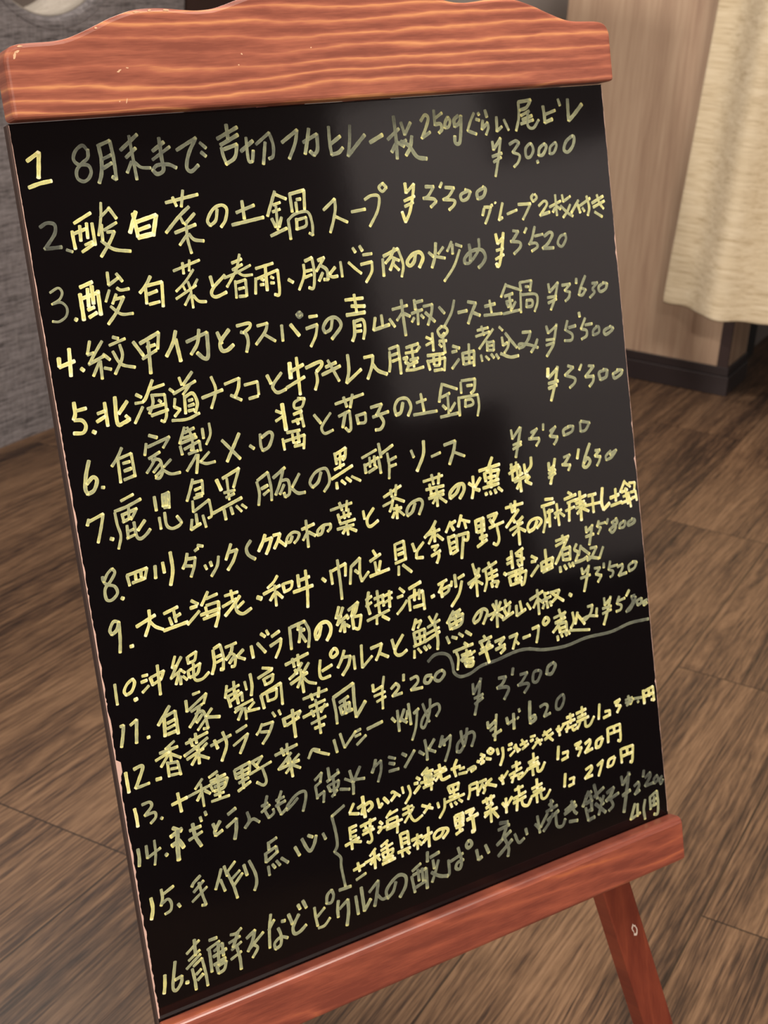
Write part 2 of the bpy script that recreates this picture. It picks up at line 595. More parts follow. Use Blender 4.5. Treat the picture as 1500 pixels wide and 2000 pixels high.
def header():
    ctrl = [(-1.0, -33.0), (0.0, -36.5), (3.0, -40.5), (9, -42.4), (18, -42.9), (31, -43.4), (41.5, -45.4), (57.8, -51.4), (66.7, -55.0), (80.4, -59.0),
            (91, -60.2), (103, -60.0), (116, -58.7), (125, -58.2), (135, -59.0), (144, -61.2), (153, -63.9), (168, -67.8), (185, -70.8), (205, -72.6), (225, -73.2)]
    path = smoothpath([Vector((a, b, 0)) for a, b in ctrl], 4)[0]
    half = [(p.x, p.y) for p in path]
    full = half + [(449 - a, b) for a, b in reversed(half[:-1])]
    out = [(-1.0, -0.2)] + full + [(450.0, -0.2)]
    o = prism('header_board', out, -3.2, 15.0, M_HEAD, easel, 2.6, 3)
    return o
hd = header()

def ledge():
    """bottom rail: its top slopes and carries a shallow pen groove"""
    prof = [(578.8, 0.3), (577.6, 4.0), (577.0, 12.5), (578.6, 15.0), (581.5, 16.2), (612.0, 15.6), (614.6, 13.0), (614.6, 0.3)]
    V, F = [], []
    n = len(prof)
    for u in (-0.5, 450.5):
        for v, t in prof:
            V.append(P(u, v, t))
    F = [tuple(range(n)), tuple(range(n, 2 * n))] + [(i, (i + 1) % n, n + (i + 1) % n, n + i) for i in range(n)]
    o = mesh_obj('ledge', V, F, M_LEDGE, easel)
    bevel(o, 0.0012, 2, 30)
    o['label'] = 'wooden ledge along the foot of the black board'
    return o
lg = ledge()

def panel():
    W, H = 450.0, 600.0
    V = [P(u, v, t) for t in (-4.5, 0.0) for u, v in ((0, 0.2), (W, 0.2), (W, H), (0, H))]
    F = [(0, 1, 2, 3), (4, 5, 6, 7), (0, 1, 5, 4), (1, 2, 6, 5), (2, 3, 7, 6), (3, 0, 4, 7)]
    o = mesh_obj('menu_panel', V, F, [M_LACQ, M_EDGE], easel, fm=[1, 0, 1, 1, 1, 1])
    o['label'] = 'glossy black writing panel'
    b = prism('backing_board', [(0.3, 0.4), (W - 0.3, 0.4), (W - 0.3, H - 0.3), (0.3, H - 0.3)], -11.0, -4.6, M_BACK, easel)
    return o
pn = panel()

def chipped_edges():
    rnd = random.Random(3)
    for side in (0, 1):
        V, F = [], []
        v = 1.0
        e = 0.5
        while v < 578:
            tgt = (0.25 + 0.75 * min(1, v / 420)) if side == 0 else 0.22
            e = max(0.05, min(2.2, 0.45 * e + 0.55 * tgt + rnd.uniform(-0.5, 0.55) * tgt * 1.1))
            if side == 1 and rnd.random() < 0.04:
                e = rnd.uniform(0.8, 2.0)
            if side == 0 and 396 < v < 406:
                e = 3.4
            u0, u1 = (0.0, e) if side == 0 else (450.0, 450.0 - e)
            V += [P(u0, v, 0.03), P(u1, v, 0.03)]
            v += rnd.uniform(1.3, 3.4)
        for i in range(0, len(V) - 2, 2):
            F.append((i, i + 1, i + 3, i + 2))
        o = mesh_obj('chipped_edge', V, F, M_CHIPPED, pn)
        o['label'] = 'chipped bare edge of the black panel'
chipped_edges()

def leg(sign):
    k = 0.2230 * sign
    uc = 225 + 176.0 * sign
    hw = 14.3
    cu = lambda v: uc + k * (v - 637.0)
    fr, bk = -12.0, -30.0
    def foot(u0, t):
        v = 900.0
        for _ in range(30):
            p = world(u0 + k * v, v, t)
            v += p.z / 0.963 * 1000
        return v
    V = []
    for t in (fr, bk):
        for s in (-1, 1):
            c0 = uc - k * 637.0 + s * hw
            vt = -4.0
            vf = foot(c0, t)
            V += [P(c0 + k * vt, vt, t), P(c0 + k * vf, vf, t)]
    F = [(0, 2, 3, 1), (4, 6, 7, 5), (0, 1, 5, 4), (2, 3, 7, 6), (0, 2, 6, 4), (1, 3, 7, 5)]
    o = mesh_obj('leg', V, F, M_LEG, easel)
    bevel(o, 0.0012, 2)
    return o
leg_l = leg(-1)
leg_r = leg(1)

def rear_leg():
    top = world(225, 24, -31.5)
    back = Vector((-0.86, 0.51, 0)).normalized()
    ft = Vector((top.x, top.y, 0)) + back * 0.235
    ax = (ft - top).normalized()
    side = U - ax * U.dot(ax)
    side.normalize()
    nn = ax.cross(side).normalized()
    inv = easel.matrix_world.inverted()
    if nn.dot(back) < 0:
        nn = -nn
    Vw = []
    for d in (0.0, 0.018):
        for s in (-0.014, 0.014):
            a = top + side * s + nn * d
            L = -a.z / ax.z
            Vw += [a, a + ax * L]
    M = Matrix.Translation(B3) @ ROT.to_4x4()
    V = [M.inverted() @ v for v in Vw]
    F = [(0, 2, 3, 1), (4, 6, 7, 5), (0, 1, 5, 4), (2, 3, 7, 6), (0, 2, 6, 4), (1, 3, 7, 5)]
    o = mesh_obj('leg', V, F, M_LEG, easel)
    bevel(o, 0.0012, 2)
rear_leg()

# wear: bare wood chips on the header, scuff on the leg
def blob(name, u, v, t, ru, rv, mat, parent, seed, rot=0.0, hole=0.0):
    rnd = random.Random(seed)
    n = 14
    V, F = [], []
    rad = [rnd.uniform(0.65, 1.25) for _ in range(n)]
    for q in ((1.0, hole) if hole else (1.0,)):
        for i in range(n):
            a = 2 * math.pi * i / n
            x, y = ru * rad[i] * q * math.cos(a), rv * rad[i] * q * math.sin(a)
            V.append(P(u + x * math.cos(rot) - y * math.sin(rot), v + x * math.sin(rot) + y * math.cos(rot), t))
    if hole:
        F = [(i, (i + 1) % n, n + (i + 1) % n, n + i) for i in range(n)]
    else:
        F = [tuple(range(n))]
    return mesh_obj(name, V, F, mat, parent)
for i, (u, v, a, b, r) in enumerate(((67.5, -24.5, 1.7, 0.55, -0.5), (73.0, -26.0, 1.0, 0.3, 0.2), (65.0, -7.0, 0.5, 0.5, 0), (69.5, -7.0, 0.35, 1.6, 0.3),
                                     (150.0, -31.0, 0.8, 0.5, 0.3), (147.0, -24.5, 0.6, 0.5, 0), (200.0, -33.0, 0.6, 0.4, 0), (5.5, -35.8, 0.9, 2.3, 0.3), (7.5, -38.0, 1.6, 0.7, -0.4))):
    blob('bare_chip', u, v, 15.06, a, b, M_CHIP, hd, 40 + i, r)
blob('scuff_mark', 413.5, 672.5, -11.9, 2.6, 5.2, M_SCUFF, leg_r, 5, -0.15, 0.62)
for i, (u, a) in enumerate(((84, 2.2), (92.5, 1.3), (103.5, 2.0), (57, 1.0), (9.5, 1.6))):
    vv = {84: -59.6, 92.5: -60.3, 103.5: -60.1, 57: -51.2, 9.5: -42.5}[u]
    o = blob('bare_chip', u, vv + 1.6, 15.07, a, 0.6, M_CHIP, hd, 70 + i, 0)

# ------------------------------------------------------------ handwriting: every stroke a ribbon of marker ink, tenths of a millimetre on the panel
LINES = {
    '1': 'first menu line, faded olive marker, priced 30,000 yen', '2': 'second menu line, priced 3,300 yen with a two-sheet note',
    '3': 'third menu line, priced 3,520 yen', '4': 'fourth menu line, priced 3,630 yen', '5': 'fifth menu line, priced 5,500 yen',
    '6': 'sixth menu line', '7': 'seventh menu line', '8': 'eighth menu line, priced 3,630 yen',
    '9': 'ninth menu line, bright yellow, priced 5,800 yen', '10': 'tenth menu line, priced 3,520 yen', '11': 'eleventh menu line in two rows, priced 5,800 yen',
    '6p': 'price 3,300 yen at the right of the sixth line', '7p': 'price 3,300 yen at the right of the seventh line',
    '13p': 'faded price 3,300 yen at the right of the thirteenth line',
    '11b': 'grey bracket stroke under the eleventh line', '12': 'twelfth menu line, priced 2,200 yen', '13': 'thirteenth menu line',
    '14': 'fourteenth menu line, faded, priced 4,620 yen', '15': 'fifteenth menu line heading', '15a': 'grey curly brace after the fifteenth heading',
    '15b': 'top bracketed row in bright yellow', '15c': 'middle bracketed row in bright yellow', '15d': 'bottom bracketed row in bright yellow',
    '16': 'sixteenth menu line along the foot, faded, priced 2,200 yen'}
INK = """
#1
95 29:75,219 154,174/154,174 128,322/60,372 131,354 204,345
45 27:458,188 429,154 381,182 360,229 385,263 444,272 459,309 439,348 402,365 367,342 371,294 412,257 451,228 459,180
45 27:531,169 535,250 521,331 499,382/523,164 606,138 614,248 611,371 588,352/545,243 601,223/535,299 597,271
45 27:667,199 788,114/695,246 766,194/734,118 739,250 744,382/726,273 688,336/744,275 783,311 845,320
45 28:875,219 956,171/866,272 992,202/928,144 927,264 928,339 884,360 856,333 892,307 966,308 1017,333
45 28:1035,226 1176,161 1114,253 1087,335 1115,362 1168,328/1199,192 1236,228/1199,251 1228,278
55 29:1323,177 1472,115/1398,94 1398,187/1342,234 1349,285 1364,337/1360,244 1455,221 1428,300 1360,337/1340,217 1470,162
50 29:1478,265 1570,207/1525,183 1522,324 1550,335 1565,267/1591,230 1695,164 1713,243 1702,312 1670,327/1657,222 1625,358
60 30:1780,231 1902,161/1902,161 1874,246 1819,338
50 30:1936,242 2045,197 2036,293 2005,330 1978,302/1989,158 1967,235 1940,316
50 31:2140,155 2134,264 2139,336 2193,326 2229,298/2144,265 2219,222
45 31:2303,156 2288,258 2263,354/2263,354 2337,288 2410,226
60 32:2446,278 2550,235
50 32:2588,269 2686,204/2654,120 2655,265 2646,401/2650,301 2609,353/2662,293 2713,324
50 32:2708,164 2729,247 2785,169/2655,306 2735,284/2783,260 2762,332 2721,384/2690,290 2752,322 2808,400 2885,419
62 28:2870,165 2909,127 2934,151 2901,222 2865,280/2865,280 2938,243
60 29:2987,99 2984,200/2990,154 3052,121/2984,196 3030,194 3037,231 3011,253
60 29:3099,152 3071,187 3066,224 3096,217 3113,181 3099,152
50 31:3186,148 3148,174 3148,220 3192,195 3210,150/3210,150 3194,260 3173,333 3138,331 3139,284
65 28:3322,138 3286,191 3253,255/3253,255 3326,283/3357,140 3364,154/3334,181 3362,190
60 29:3419,125 3430,172/3392,193 3377,254 3431,210 3432,248 3408,293
60 29:3513,177 3506,276 3552,246/3576,200 3609,274
62 29:3719,85 3831,77 3787,127 3724,143/3719,85 3711,190 3675,283/3808,153 3731,181/3739,211 3829,187/3723,238 3837,217/3795,157 3783,252 3830,274 3886,220
62 30:3936,127 3941,185 3940,242 4011,223/3953,185 4044,162/4079,86 4093,131
58 34:4168,91 4163,179 4161,242/4161,242 4218,201 4297,133
60 27:3455,344 3459,401 3529,325/3529,330 3493,461 3452,586/3441,447 3527,430/3448,486 3518,458
55 27:3602,373 3659,353 3688,370 3624,432/3624,432 3682,456 3664,503 3623,533
50 27:3791,382 3744,412 3742,470 3779,473 3810,427 3791,382
50 28:3914,391 3867,421 3854,469 3892,467 3930,416 3914,391
60 35:3837,506 3841,521
50 28:4016,388 3967,419 3955,466 3994,460 4025,413 4016,388
50 28:4179,355 4117,390 4091,447 4127,465 4177,424 4196,371 4179,355
#2
33 25:87,607 132,587 177,600 173,648 130,700 94,736/94,736 200,736
60 23:227,755 263,771
92 25:300,604 413,553/279,650 280,699 283,757/281,667 372,643/332,623 325,712/377,611 371,701/411,615 411,746/347,739 397,724/323,778 399,741
75 24:488,499 473,588 442,692/469,587 535,536/531,532 572,602/482,663 568,626/470,629 463,727/498,677 546,678 505,740 438,819/454,726 524,783 632,807
100 34:703,573 646,696/683,583 695,726/702,635 834,606/834,606 795,728/702,685 782,668/695,730 788,719
75 25:910,538 1134,507/961,509 979,565/1036,473 1011,572/1061,577 987,629 884,720/995,639 1008,674/1092,622 1016,683/943,727 1090,690/1028,667 1021,769 1034,864/1025,743 963,805/1034,744 1066,782 1130,797
75 25:1253,610 1233,677 1190,707 1176,671 1225,607 1286,587 1320,616 1300,683 1264,723
75 26:1384,644 1517,609/1434,575 1435,688/1343,718 1573,692
75 26:1678,536 1641,611 1604,687/1675,553 1755,591/1654,621 1707,609/1643,664 1700,652/1673,632 1665,781/1631,707 1653,762/1702,705 1677,764/1609,815 1731,778/1785,559 1787,678/1784,563 1894,546/1894,546 1881,669/1829,602 1860,601/1822,619 1822,681/1749,727 1750,851/1749,727 1805,693 1898,688 1923,762 1917,842 1893,826/1811,724 1805,795/1809,733 1883,722/1883,722 1875,775 1811,791
75 27:2023,687 2117,624/2117,624 2112,691 2085,769 2053,838/2100,735 2194,784
75 27:2235,720 2344,712
75 28:2348,649 2405,627 2463,641 2439,731 2365,829/2503,554 2472,578 2495,608 2532,583 2503,554
85 28:2683,569 2685,634/2685,634 2755,580/2755,580 2729,679 2694,769 2652,829/2652,829 2634,758/2661,687 2749,662/2661,724 2732,702
70 28:2847,606 2915,612 2860,672 2819,683/2819,683 2903,695 2923,715 2873,748
75 26:2986,590 2965,621
70 28:3010,625 3084,636 3031,688 2982,707/2982,707 3073,720 3068,752 3023,781
65 27:3197,665 3136,687 3142,726 3190,716 3220,671 3175,653
65 28:3341,653 3278,681 3277,729 3327,714 3351,668 3330,648
75 26:3321,800 3303,846/3323,790 3382,796 3349,860 3319,905/3383,786 3396,782/3422,766 3425,771
75 26:3487,776 3441,893/3441,893 3474,877
75 26:3519,857 3608,836
75 26:3625,799 3736,804/3736,804 3691,863 3654,909/3769,739 3748,761 3762,792 3797,766 3782,740
75 27:3808,826 3862,796 3884,823 3812,895/3812,895 3902,879
75 26:3906,844 4013,810/3968,761 3967,870 3968,910/3956,854 3933,882/3970,841 4005,869/4031,767 4037,817 4106,784/4008,844 4066,899 4114,929/4098,843 4067,889 4023,930
75 26:4179,820 4104,903/4169,849 4187,911/4187,861 4291,815/4260,797 4276,879 4256,937/4211,878 4227,904
75 27:4306,852 4417,811/4315,883 4425,847/4359,796 4378,858 4412,902/4324,919 4392,960
#3
60 21:81,995 136,973 156,1005 132,1043 81,1065/81,1065 138,1060 170,1097 158,1145 110,1172 68,1166
78 29:210,1170 221,1178
100 30:272,986 354,963/265,1026 265,1126 264,1184/278,1053 387,1029/380,1020 377,1166/317,1000 308,1107/346,987 341,1094/300,1126 342,1115/301,1172 353,1150
78 24:459,917 456,992/455,996 524,958/515,932 547,982/505,1018 529,1034 583,1032/454,1025 421,1092/494,1055 462,1110/475,1086 540,1077/540,1077 480,1162 415,1229/447,1124 505,1178 585,1185
88 26:734,974 693,1029 650,1066/693,1029 684,1138/693,1029 805,1017/805,1017 790,1169/703,1081 765,1067/701,1144 772,1136
78 22:894,959 1080,912/962,916 960,984/1011,904 1000,971/1029,966 961,1036 892,1087/940,1050 953,1086/980,1038 991,1082/1047,1029 1011,1076/884,1133 1032,1066/991,1082 991,1203/986,1116 938,1179/1003,1127 1035,1166 1086,1176
78 25:1139,1022 1148,1084/1240,1026 1152,1093 1131,1134 1161,1155 1237,1134
78 23:1302,956 1374,938/1300,1000 1373,973/1364,907 1330,995 1281,1059 1245,1102/1235,1044 1326,1020 1431,984/1328,1012 1372,1043 1436,1046/1308,1071 1301,1180/1306,1084 1382,1071/1382,1071 1376,1176/1324,1125 1364,1121/1322,1173 1371,1175
85 26:1466,1010 1595,990/1457,1071 1441,1171/1466,1076 1623,1037/1623,1037 1614,1188 1578,1192/1536,1009 1528,1159/1495,1080 1513,1091/1484,1118 1509,1117/1566,1075 1585,1086/1560,1114 1585,1117
78 27:1693,1108 1725,1130
78 27:1819,1024 1813,1095 1763,1184/1832,1003 1887,987/1887,987 1892,1086 1872,1183 1837,1179/1827,1070 1875,1066/1816,1109 1870,1097/1930,1010 1979,997/1979,997 1909,1079/1941,1042 1988,1079 1989,1143 1958,1139/1954,1094 1920,1144/2053,1069 2005,1109/1994,1107 2023,1129 2065,1129
78 27:2100,1038 2101,1138/2162,1049 2209,1096 2252,1133/2208,958 2225,988/2263,951 2280,984
78 26:2281,1012 2352,1011/2256,1074 2344,1065 2335,1129 2281,1196
78 28:2433,1057 2427,1172/2441,1039 2563,1001/2563,1001 2592,1112 2569,1193/2536,994 2501,1046 2451,1087/2510,1056 2563,1081/2519,1076 2482,1137/2515,1103 2553,1145
78 31:2702,1049 2683,1103 2646,1127 2627,1097 2679,1051 2737,1044 2760,1084 2722,1146
70 27:2812,1054 2848,1087/2937,1030 2890,1072/2878,995 2859,1088 2826,1160/2871,1089 2943,1107/3011,1000 2967,1062/3014,1019 3010,1085/3043,1022 3093,1042/3072,1064 3010,1171 2915,1265
50 29:3159,1035 3162,1093 3155,1149/3246,1005 3235,1081 3153,1159 3105,1163 3111,1125 3175,1084 3259,1084 3288,1135 3258,1180 3219,1205
88 29:3398,988 3407,1056/3407,1056 3461,1018/3466,985 3438,1103 3407,1197 3386,1219/3386,1219 3377,1194/3389,1103 3451,1095/3375,1164 3451,1139
60 27:3552,979 3600,989 3543,1046 3524,1054/3524,1054 3602,1067 3604,1102 3543,1144
70 26:3677,972 3654,1004
60 28:3752,970 3716,1055 3686,1091/3743,1038 3819,1031/3687,1086 3749,1088 3758,1118 3704,1142
60 28:3830,1047 3884,1023 3906,1045 3861,1100 3806,1133/3806,1133 3907,1139
55 28:4033,1053 3981,1062 3949,1109 3984,1138 4029,1087 4021,1047
#4
100 33:68,1389 64,1439/63,1443 163,1420/141,1342 126,1507
90 29:197,1471 212,1486
75 25:277,1315 251,1391/250,1395 291,1389/355,1326 288,1405 254,1450/249,1454 357,1415/350,1406 388,1445/316,1451 267,1528/326,1444 320,1554/345,1490 387,1504/428,1311 462,1325/398,1358 506,1331/465,1363 470,1440 408,1537/414,1398 454,1481 543,1515
75 28:556,1359 609,1452/599,1374 732,1324/732,1324 710,1424/640,1405 696,1396/601,1472 700,1431/654,1373 640,1569
75 29:847,1331 816,1405 762,1479/839,1382 853,1523
68 29:910,1409 1059,1369 1045,1516 1014,1529 973,1488/1006,1344 983,1428 930,1491
75 29:1130,1379 1152,1453/1214,1373 1144,1443 1146,1496 1184,1501 1232,1473
75 27:1273,1357 1363,1351 1364,1378 1314,1407/1296,1400 1332,1418 1339,1472 1319,1532
75 27:1419,1377 1495,1369/1495,1369 1472,1420 1395,1494/1460,1436 1537,1492
75 29:1597,1396 1592,1499/1663,1401 1718,1481
42 29:1741,1328 1718,1345 1736,1363 1759,1350 1741,1328/1735,1338 1743,1353
75 28:1808,1370 1870,1370/1776,1443 1862,1428/1862,1428 1840,1498 1794,1565
65 29:1981,1407 1961,1469 1915,1490 1905,1452 1950,1403 2013,1402 2042,1461 1961,1538
85 29:2099,1294 2239,1298/2141,1341 2247,1354/2095,1395 2241,1395/2173,1266 2177,1387/2148,1439 2139,1530 2117,1574/2158,1445 2217,1443 2225,1505 2204,1572/2163,1478 2196,1478/2158,1514 2196,1515
75 30:2316,1442 2293,1524/2293,1524 2423,1504/2367,1431 2368,1506/2429,1467 2465,1524
68 26:2460,1405 2585,1393/2541,1350 2541,1463 2545,1596/2540,1434 2488,1484/2555,1446 2597,1470/2646,1363 2648,1430/2649,1382 2713,1376/2611,1453 2704,1437/2665,1432 2656,1535/2629,1484 2608,1510/2687,1473 2707,1495
62 27:2715,1417 2791,1412 2777,1468 2737,1549/2726,1461 2797,1533
62 27:2845,1438 2885,1487/2978,1407 2943,1490 2872,1577
65 27:3000,1497 3078,1493
62 28:3092,1432 3161,1450 3117,1513 3077,1585/3129,1514 3185,1541
70 27:3235,1484 3327,1476/3282,1446 3289,1535/3221,1546 3378,1552
65 26:3442,1348 3387,1435/3440,1358 3570,1408/3418,1434 3493,1423/3425,1474 3487,1472/3460,1439 3464,1548/3430,1484 3444,1516/3510,1485 3473,1530/3389,1558 3539,1548/3564,1353 3569,1413/3564,1353 3671,1351 3649,1423/3610,1388 3640,1392/3562,1422 3549,1569/3565,1442 3695,1453 3707,1510 3673,1576/3609,1487 3603,1536 3653,1533 3659,1494 3609,1487
62 27:3823,1394 3828,1455/3828,1455 3913,1395/3913,1390 3873,1501 3824,1585/3804,1492 3887,1492/3805,1532 3885,1512
58 27:3948,1419 4026,1419 3969,1462/3969,1462 4018,1478 4001,1517 3966,1538
60 28:4089,1386 4084,1421
58 28:4175,1376 4126,1451 4099,1509 4132,1513 4169,1477 4125,1461
55 28:4233,1439 4286,1440 4235,1480 4251,1507 4201,1542
50 29:4352,1448 4296,1472 4305,1509 4360,1495 4378,1456 4339,1446
#5
95 30:116,1669 113,1736 98,1772/124,1721 187,1715/101,1776 148,1784 168,1822 144,1860 84,1854
90 31:206,1863 222,1874
92 29:309,1701 307,1846/254,1760 305,1751/242,1809 299,1785/380,1678 371,1840 416,1843 455,1828/455,1828 432,1803/455,1716 390,1783
80 25:520,1684 553,1706/506,1738 561,1738/552,1767 486,1860/642,1612 584,1711 562,1734/620,1665 715,1650/623,1700 624,1753 590,1816/631,1706 709,1714/709,1714 703,1836 681,1884 660,1872/581,1785 695,1773/601,1831 717,1812/663,1742 679,1757
80 25:823,1623 834,1673/916,1602 843,1674/769,1720 931,1662/747,1685 771,1707/889,1682 833,1734/841,1744 832,1857/840,1753 899,1736 922,1802 899,1860/864,1779 893,1775/858,1813 898,1806/853,1843 892,1841/774,1751 761,1801/761,1801 799,1825/799,1825 755,1862/733,1885 836,1893 926,1869
80 25:960,1777 1110,1748/1043,1653 1062,1744 1015,1853
80 26:1130,1715 1237,1692/1237,1692 1223,1752 1189,1810/1162,1792 1234,1835
80 25:1269,1742 1365,1734/1365,1734 1362,1820/1289,1835 1356,1828
80 27:1440,1705 1462,1763/1547,1704 1475,1774 1480,1811 1507,1829 1566,1816
85 29:1673,1622 1670,1741 1666,1869/1619,1705 1717,1675/1572,1808 1715,1757
100 36:1617,1650 1612,1750
80 28:1734,1700 1843,1675 1855,1700 1812,1735/1807,1739 1808,1799 1784,1855
80 28:1884,1718 1967,1698/1850,1764 1995,1726/1906,1675 1938,1745 1974,1825
80 29:2063,1661 2059,1763 2030,1848/2030,1848 2155,1773
80 29:2188,1698 2260,1695/2260,1695 2244,1763 2199,1846/2251,1755 2288,1803 2356,1837
80 27:2397,1689 2390,1773 2377,1824/2394,1670 2469,1657/2469,1657 2471,1757 2469,1852/2410,1715 2461,1708/2409,1757 2467,1747/2533,1680 2637,1666/2580,1668 2581,1821/2646,1687 2619,1712/2500,1752 2535,1747 2513,1782/2513,1782 2539,1796 2522,1832/2554,1769 2623,1765/2549,1802 2614,1788/2511,1835 2578,1840 2659,1833/2522,1717 2619,1716
80 26:2763,1610 2757,1734/2708,1631 2746,1651/2700,1687 2754,1671/2838,1572 2882,1588 2890,1618 2839,1649 2810,1602 2849,1574/2827,1648 2865,1624/2812,1674 2875,1679/2849,1660 2852,1763/2809,1693 2829,1716
80 26:2701,1760 2840,1766/2697,1793 2710,1862/2701,1803 2847,1796/2847,1796 2829,1885/2752,1772 2749,1830/2804,1770 2795,1837/2748,1839 2794,1841/2743,1872 2813,1873
70 27:2922,1724 2978,1747/2910,1766 2952,1763/2964,1823 2897,1881/2999,1784 2999,1867/2998,1789 3100,1784/3100,1784 3086,1890/3017,1826 3076,1830/2999,1867 3083,1865/3060,1729 3047,1865
70 26:3147,1644 3244,1637/3186,1620 3202,1685/3129,1685 3252,1668/3285,1653 3209,1721 3147,1776/3220,1732 3216,1801/3224,1743 3279,1741/3279,1741 3271,1804/3227,1768 3263,1768/3223,1797 3271,1804/3155,1822 3161,1867/3196,1837 3222,1866/3245,1830 3266,1858/3287,1836 3307,1869
65 27:3341,1645 3368,1674/3355,1722 3359,1782 3398,1768/3389,1697 3447,1774 3479,1814/3420,1741 3400,1798 3364,1837/3330,1837 3411,1874 3486,1875
62 28:3542,1713 3617,1718/3617,1718 3592,1765 3542,1813 3497,1822 3507,1793 3592,1810 3670,1842/3672,1781 3647,1823 3604,1867
62 27:3765,1698 3777,1751/3777,1751 3860,1706/3861,1696 3829,1798 3810,1846 3743,1918/3752,1798 3828,1803/3747,1837 3819,1827
60 28:3966,1685 3938,1752/3973,1737 4039,1731/3945,1753 3999,1791 3987,1831 3922,1827
65 29:4083,1639 4086,1670
58 28:4136,1687 4087,1763/4087,1763 4138,1780 4133,1820 4084,1839/4130,1738 4197,1737
50 29:4247,1764 4203,1789 4199,1825 4254,1811 4259,1771 4233,1762
50 30:4379,1782 4309,1804 4318,1836 4374,1818 4398,1795 4366,1780
#6
72 29:150,2037 117,2121 99,2203 110,2240 153,2223 181,2167 158,2142 113,2176
72 28:204,2215 221,2219
75 26:372,1996 336,2050 291,2098/336,2050 331,2210/343,2060 428,2041/428,2041 431,2190/365,2094 411,2090/366,2142 413,2134/356,2197 423,2184
66 25:563,1951 615,1974/536,1999 516,2070/542,2022 698,1984/698,1984 645,2045/539,2096 618,2067/586,2096 550,2142 511,2183/556,2108 610,2118 617,2190 592,2229 564,2224/606,2144 556,2187/618,2181 566,2216/684,2127 630,2166/618,2181 669,2218 735,2221
72 24:809,1942 760,2039/803,1976 873,1957/788,2009 876,1998/764,2040 883,2017/827,1945 847,2002 849,2109/761,2057 767,2112/786,2080 897,2046/897,2046 897,2109/848,2055 831,2097/929,1971 928,2034/981,1945 979,2016 941,2076/809,2115 878,2105/864,2130 817,2183 782,2221/874,2131 845,2247/952,2128 886,2178/876,2176 921,2198 985,2197
72 26:1054,2070 1165,2212/1181,2047 1070,2213
72 30:1246,2140 1273,2164
60 27:1331,2078 1325,2150 1334,2189 1383,2170 1419,2103 1398,2076 1338,2102
85 26:1469,1946 1507,1966/1458,2013 1513,1991/1642,1892 1693,1901 1664,1951 1612,1952 1613,1915 1662,1896/1596,1991 1660,1978/1578,2038 1653,2028/1652,1996 1660,2085/1611,2026 1622,2060/1527,2103 1626,2102/1490,2138 1494,2213/1498,2158 1656,2140/1656,2140 1637,2230/1566,2119 1567,2180/1608,2118 1608,2183/1568,2203 1636,2202/1572,2181 1598,2181
100 36:1521,1909 1525,2084
72 27:1748,2021 1791,2084/1874,2028 1812,2088 1791,2122 1812,2158 1878,2146
72 28:1920,1975 2147,1942/1990,1940 2006,2008/2061,1932 2032,2017/1934,2062 2023,2039/2023,2039 2018,2152 1998,2177 1975,2149/1990,2043 1954,2141/2072,2076 2079,2139/2077,2081 2144,2074/2144,2074 2135,2134 2085,2135
72 28:2192,2044 2282,2035 2248,2082 2228,2102/2199,2112 2329,2095/2251,2097 2281,2159 2252,2202 2208,2204
72 31:2454,2054 2428,2117 2386,2129 2384,2071 2424,2025 2491,2031 2516,2093 2485,2151
72 27:2565,2072 2647,2061/2608,2016 2619,2139/2531,2153 2727,2157
72 27:2796,1973 2769,2047 2755,2098/2801,1979 2918,2031/2777,2068 2850,2050/2832,2057 2824,2193/2781,2127 2806,2156/2887,2125 2839,2176/2752,2206 2906,2202/2954,1988 2949,2066/2961,1979 3080,1983/3080,1983 3064,2055 3031,2079/3003,2020 3050,2023/2922,2091 2915,2223/2927,2097 3088,2098/3088,2098 3090,2178 3068,2249/2977,2120 2971,2168 3038,2160 3031,2124 2977,2120
#6p
75 29:3738,2080 3823,2022/3831,2008 3789,2139 3742,2250/3733,2120 3824,2114/3729,2156 3808,2142
100 36:3741,2009 3733,2069
65 28:3928,2017 3978,2035 3893,2084/3893,2084 3980,2118 3976,2153 3927,2182
70 28:4058,2026 4033,2064
62 28:4122,2046 4174,2054 4085,2124/4085,2124 4165,2131 4153,2171 4116,2202
50 31:4276,2101 4220,2113 4227,2167 4283,2154 4302,2105 4263,2094
55 29:4423,2123 4352,2144 4368,2178 4432,2156 4450,2127 4396,2119
#7
75 26:88,2396 73,2432/81,2412 185,2381/185,2381 158,2463 124,2552
75 32:207,2544 224,2552
75 25:261,2388 265,2468 276,2541 249,2619/262,2380 346,2366 443,2337/312,2324 399,2298/302,2414 407,2392/407,2392 359,2453/306,2415 312,2460/355,2372 346,2450/303,2458 362,2440/326,2485 322,2564/313,2566 371,2552/324,2525 367,2516/374,2473 378,2563 402,2586 442,2568 475,2539/448,2476 393,2530
75 25:535,2342 535,2431/593,2336 585,2415/597,2341 636,2331/636,2331 624,2432/595,2381 624,2378/588,2424 626,2423/615,2345 608,2415/546,2478 547,2554/587,2455 588,2536 621,2566 670,2558 692,2540/692,2540 666,2494
75 25:811,2281 787,2339 751,2413/798,2305 875,2302/875,2302 866,2391/814,2353 859,2344/818,2386 867,2382/801,2405 860,2398/788,2420 782,2491/782,2491 903,2434/903,2434 906,2535 879,2552/765,2537 749,2602/749,2602 821,2576/798,2508 797,2576/844,2526 855,2606
75 25:1019,2316 1145,2272/1145,2272 1087,2389/1048,2322 1045,2463/1014,2411 1094,2408/1024,2445 1086,2430/917,2528 1134,2467/997,2521 1001,2587/1047,2514 1055,2561/1087,2513 1120,2556/1127,2512 1158,2541
100 33:975,2317 998,2390
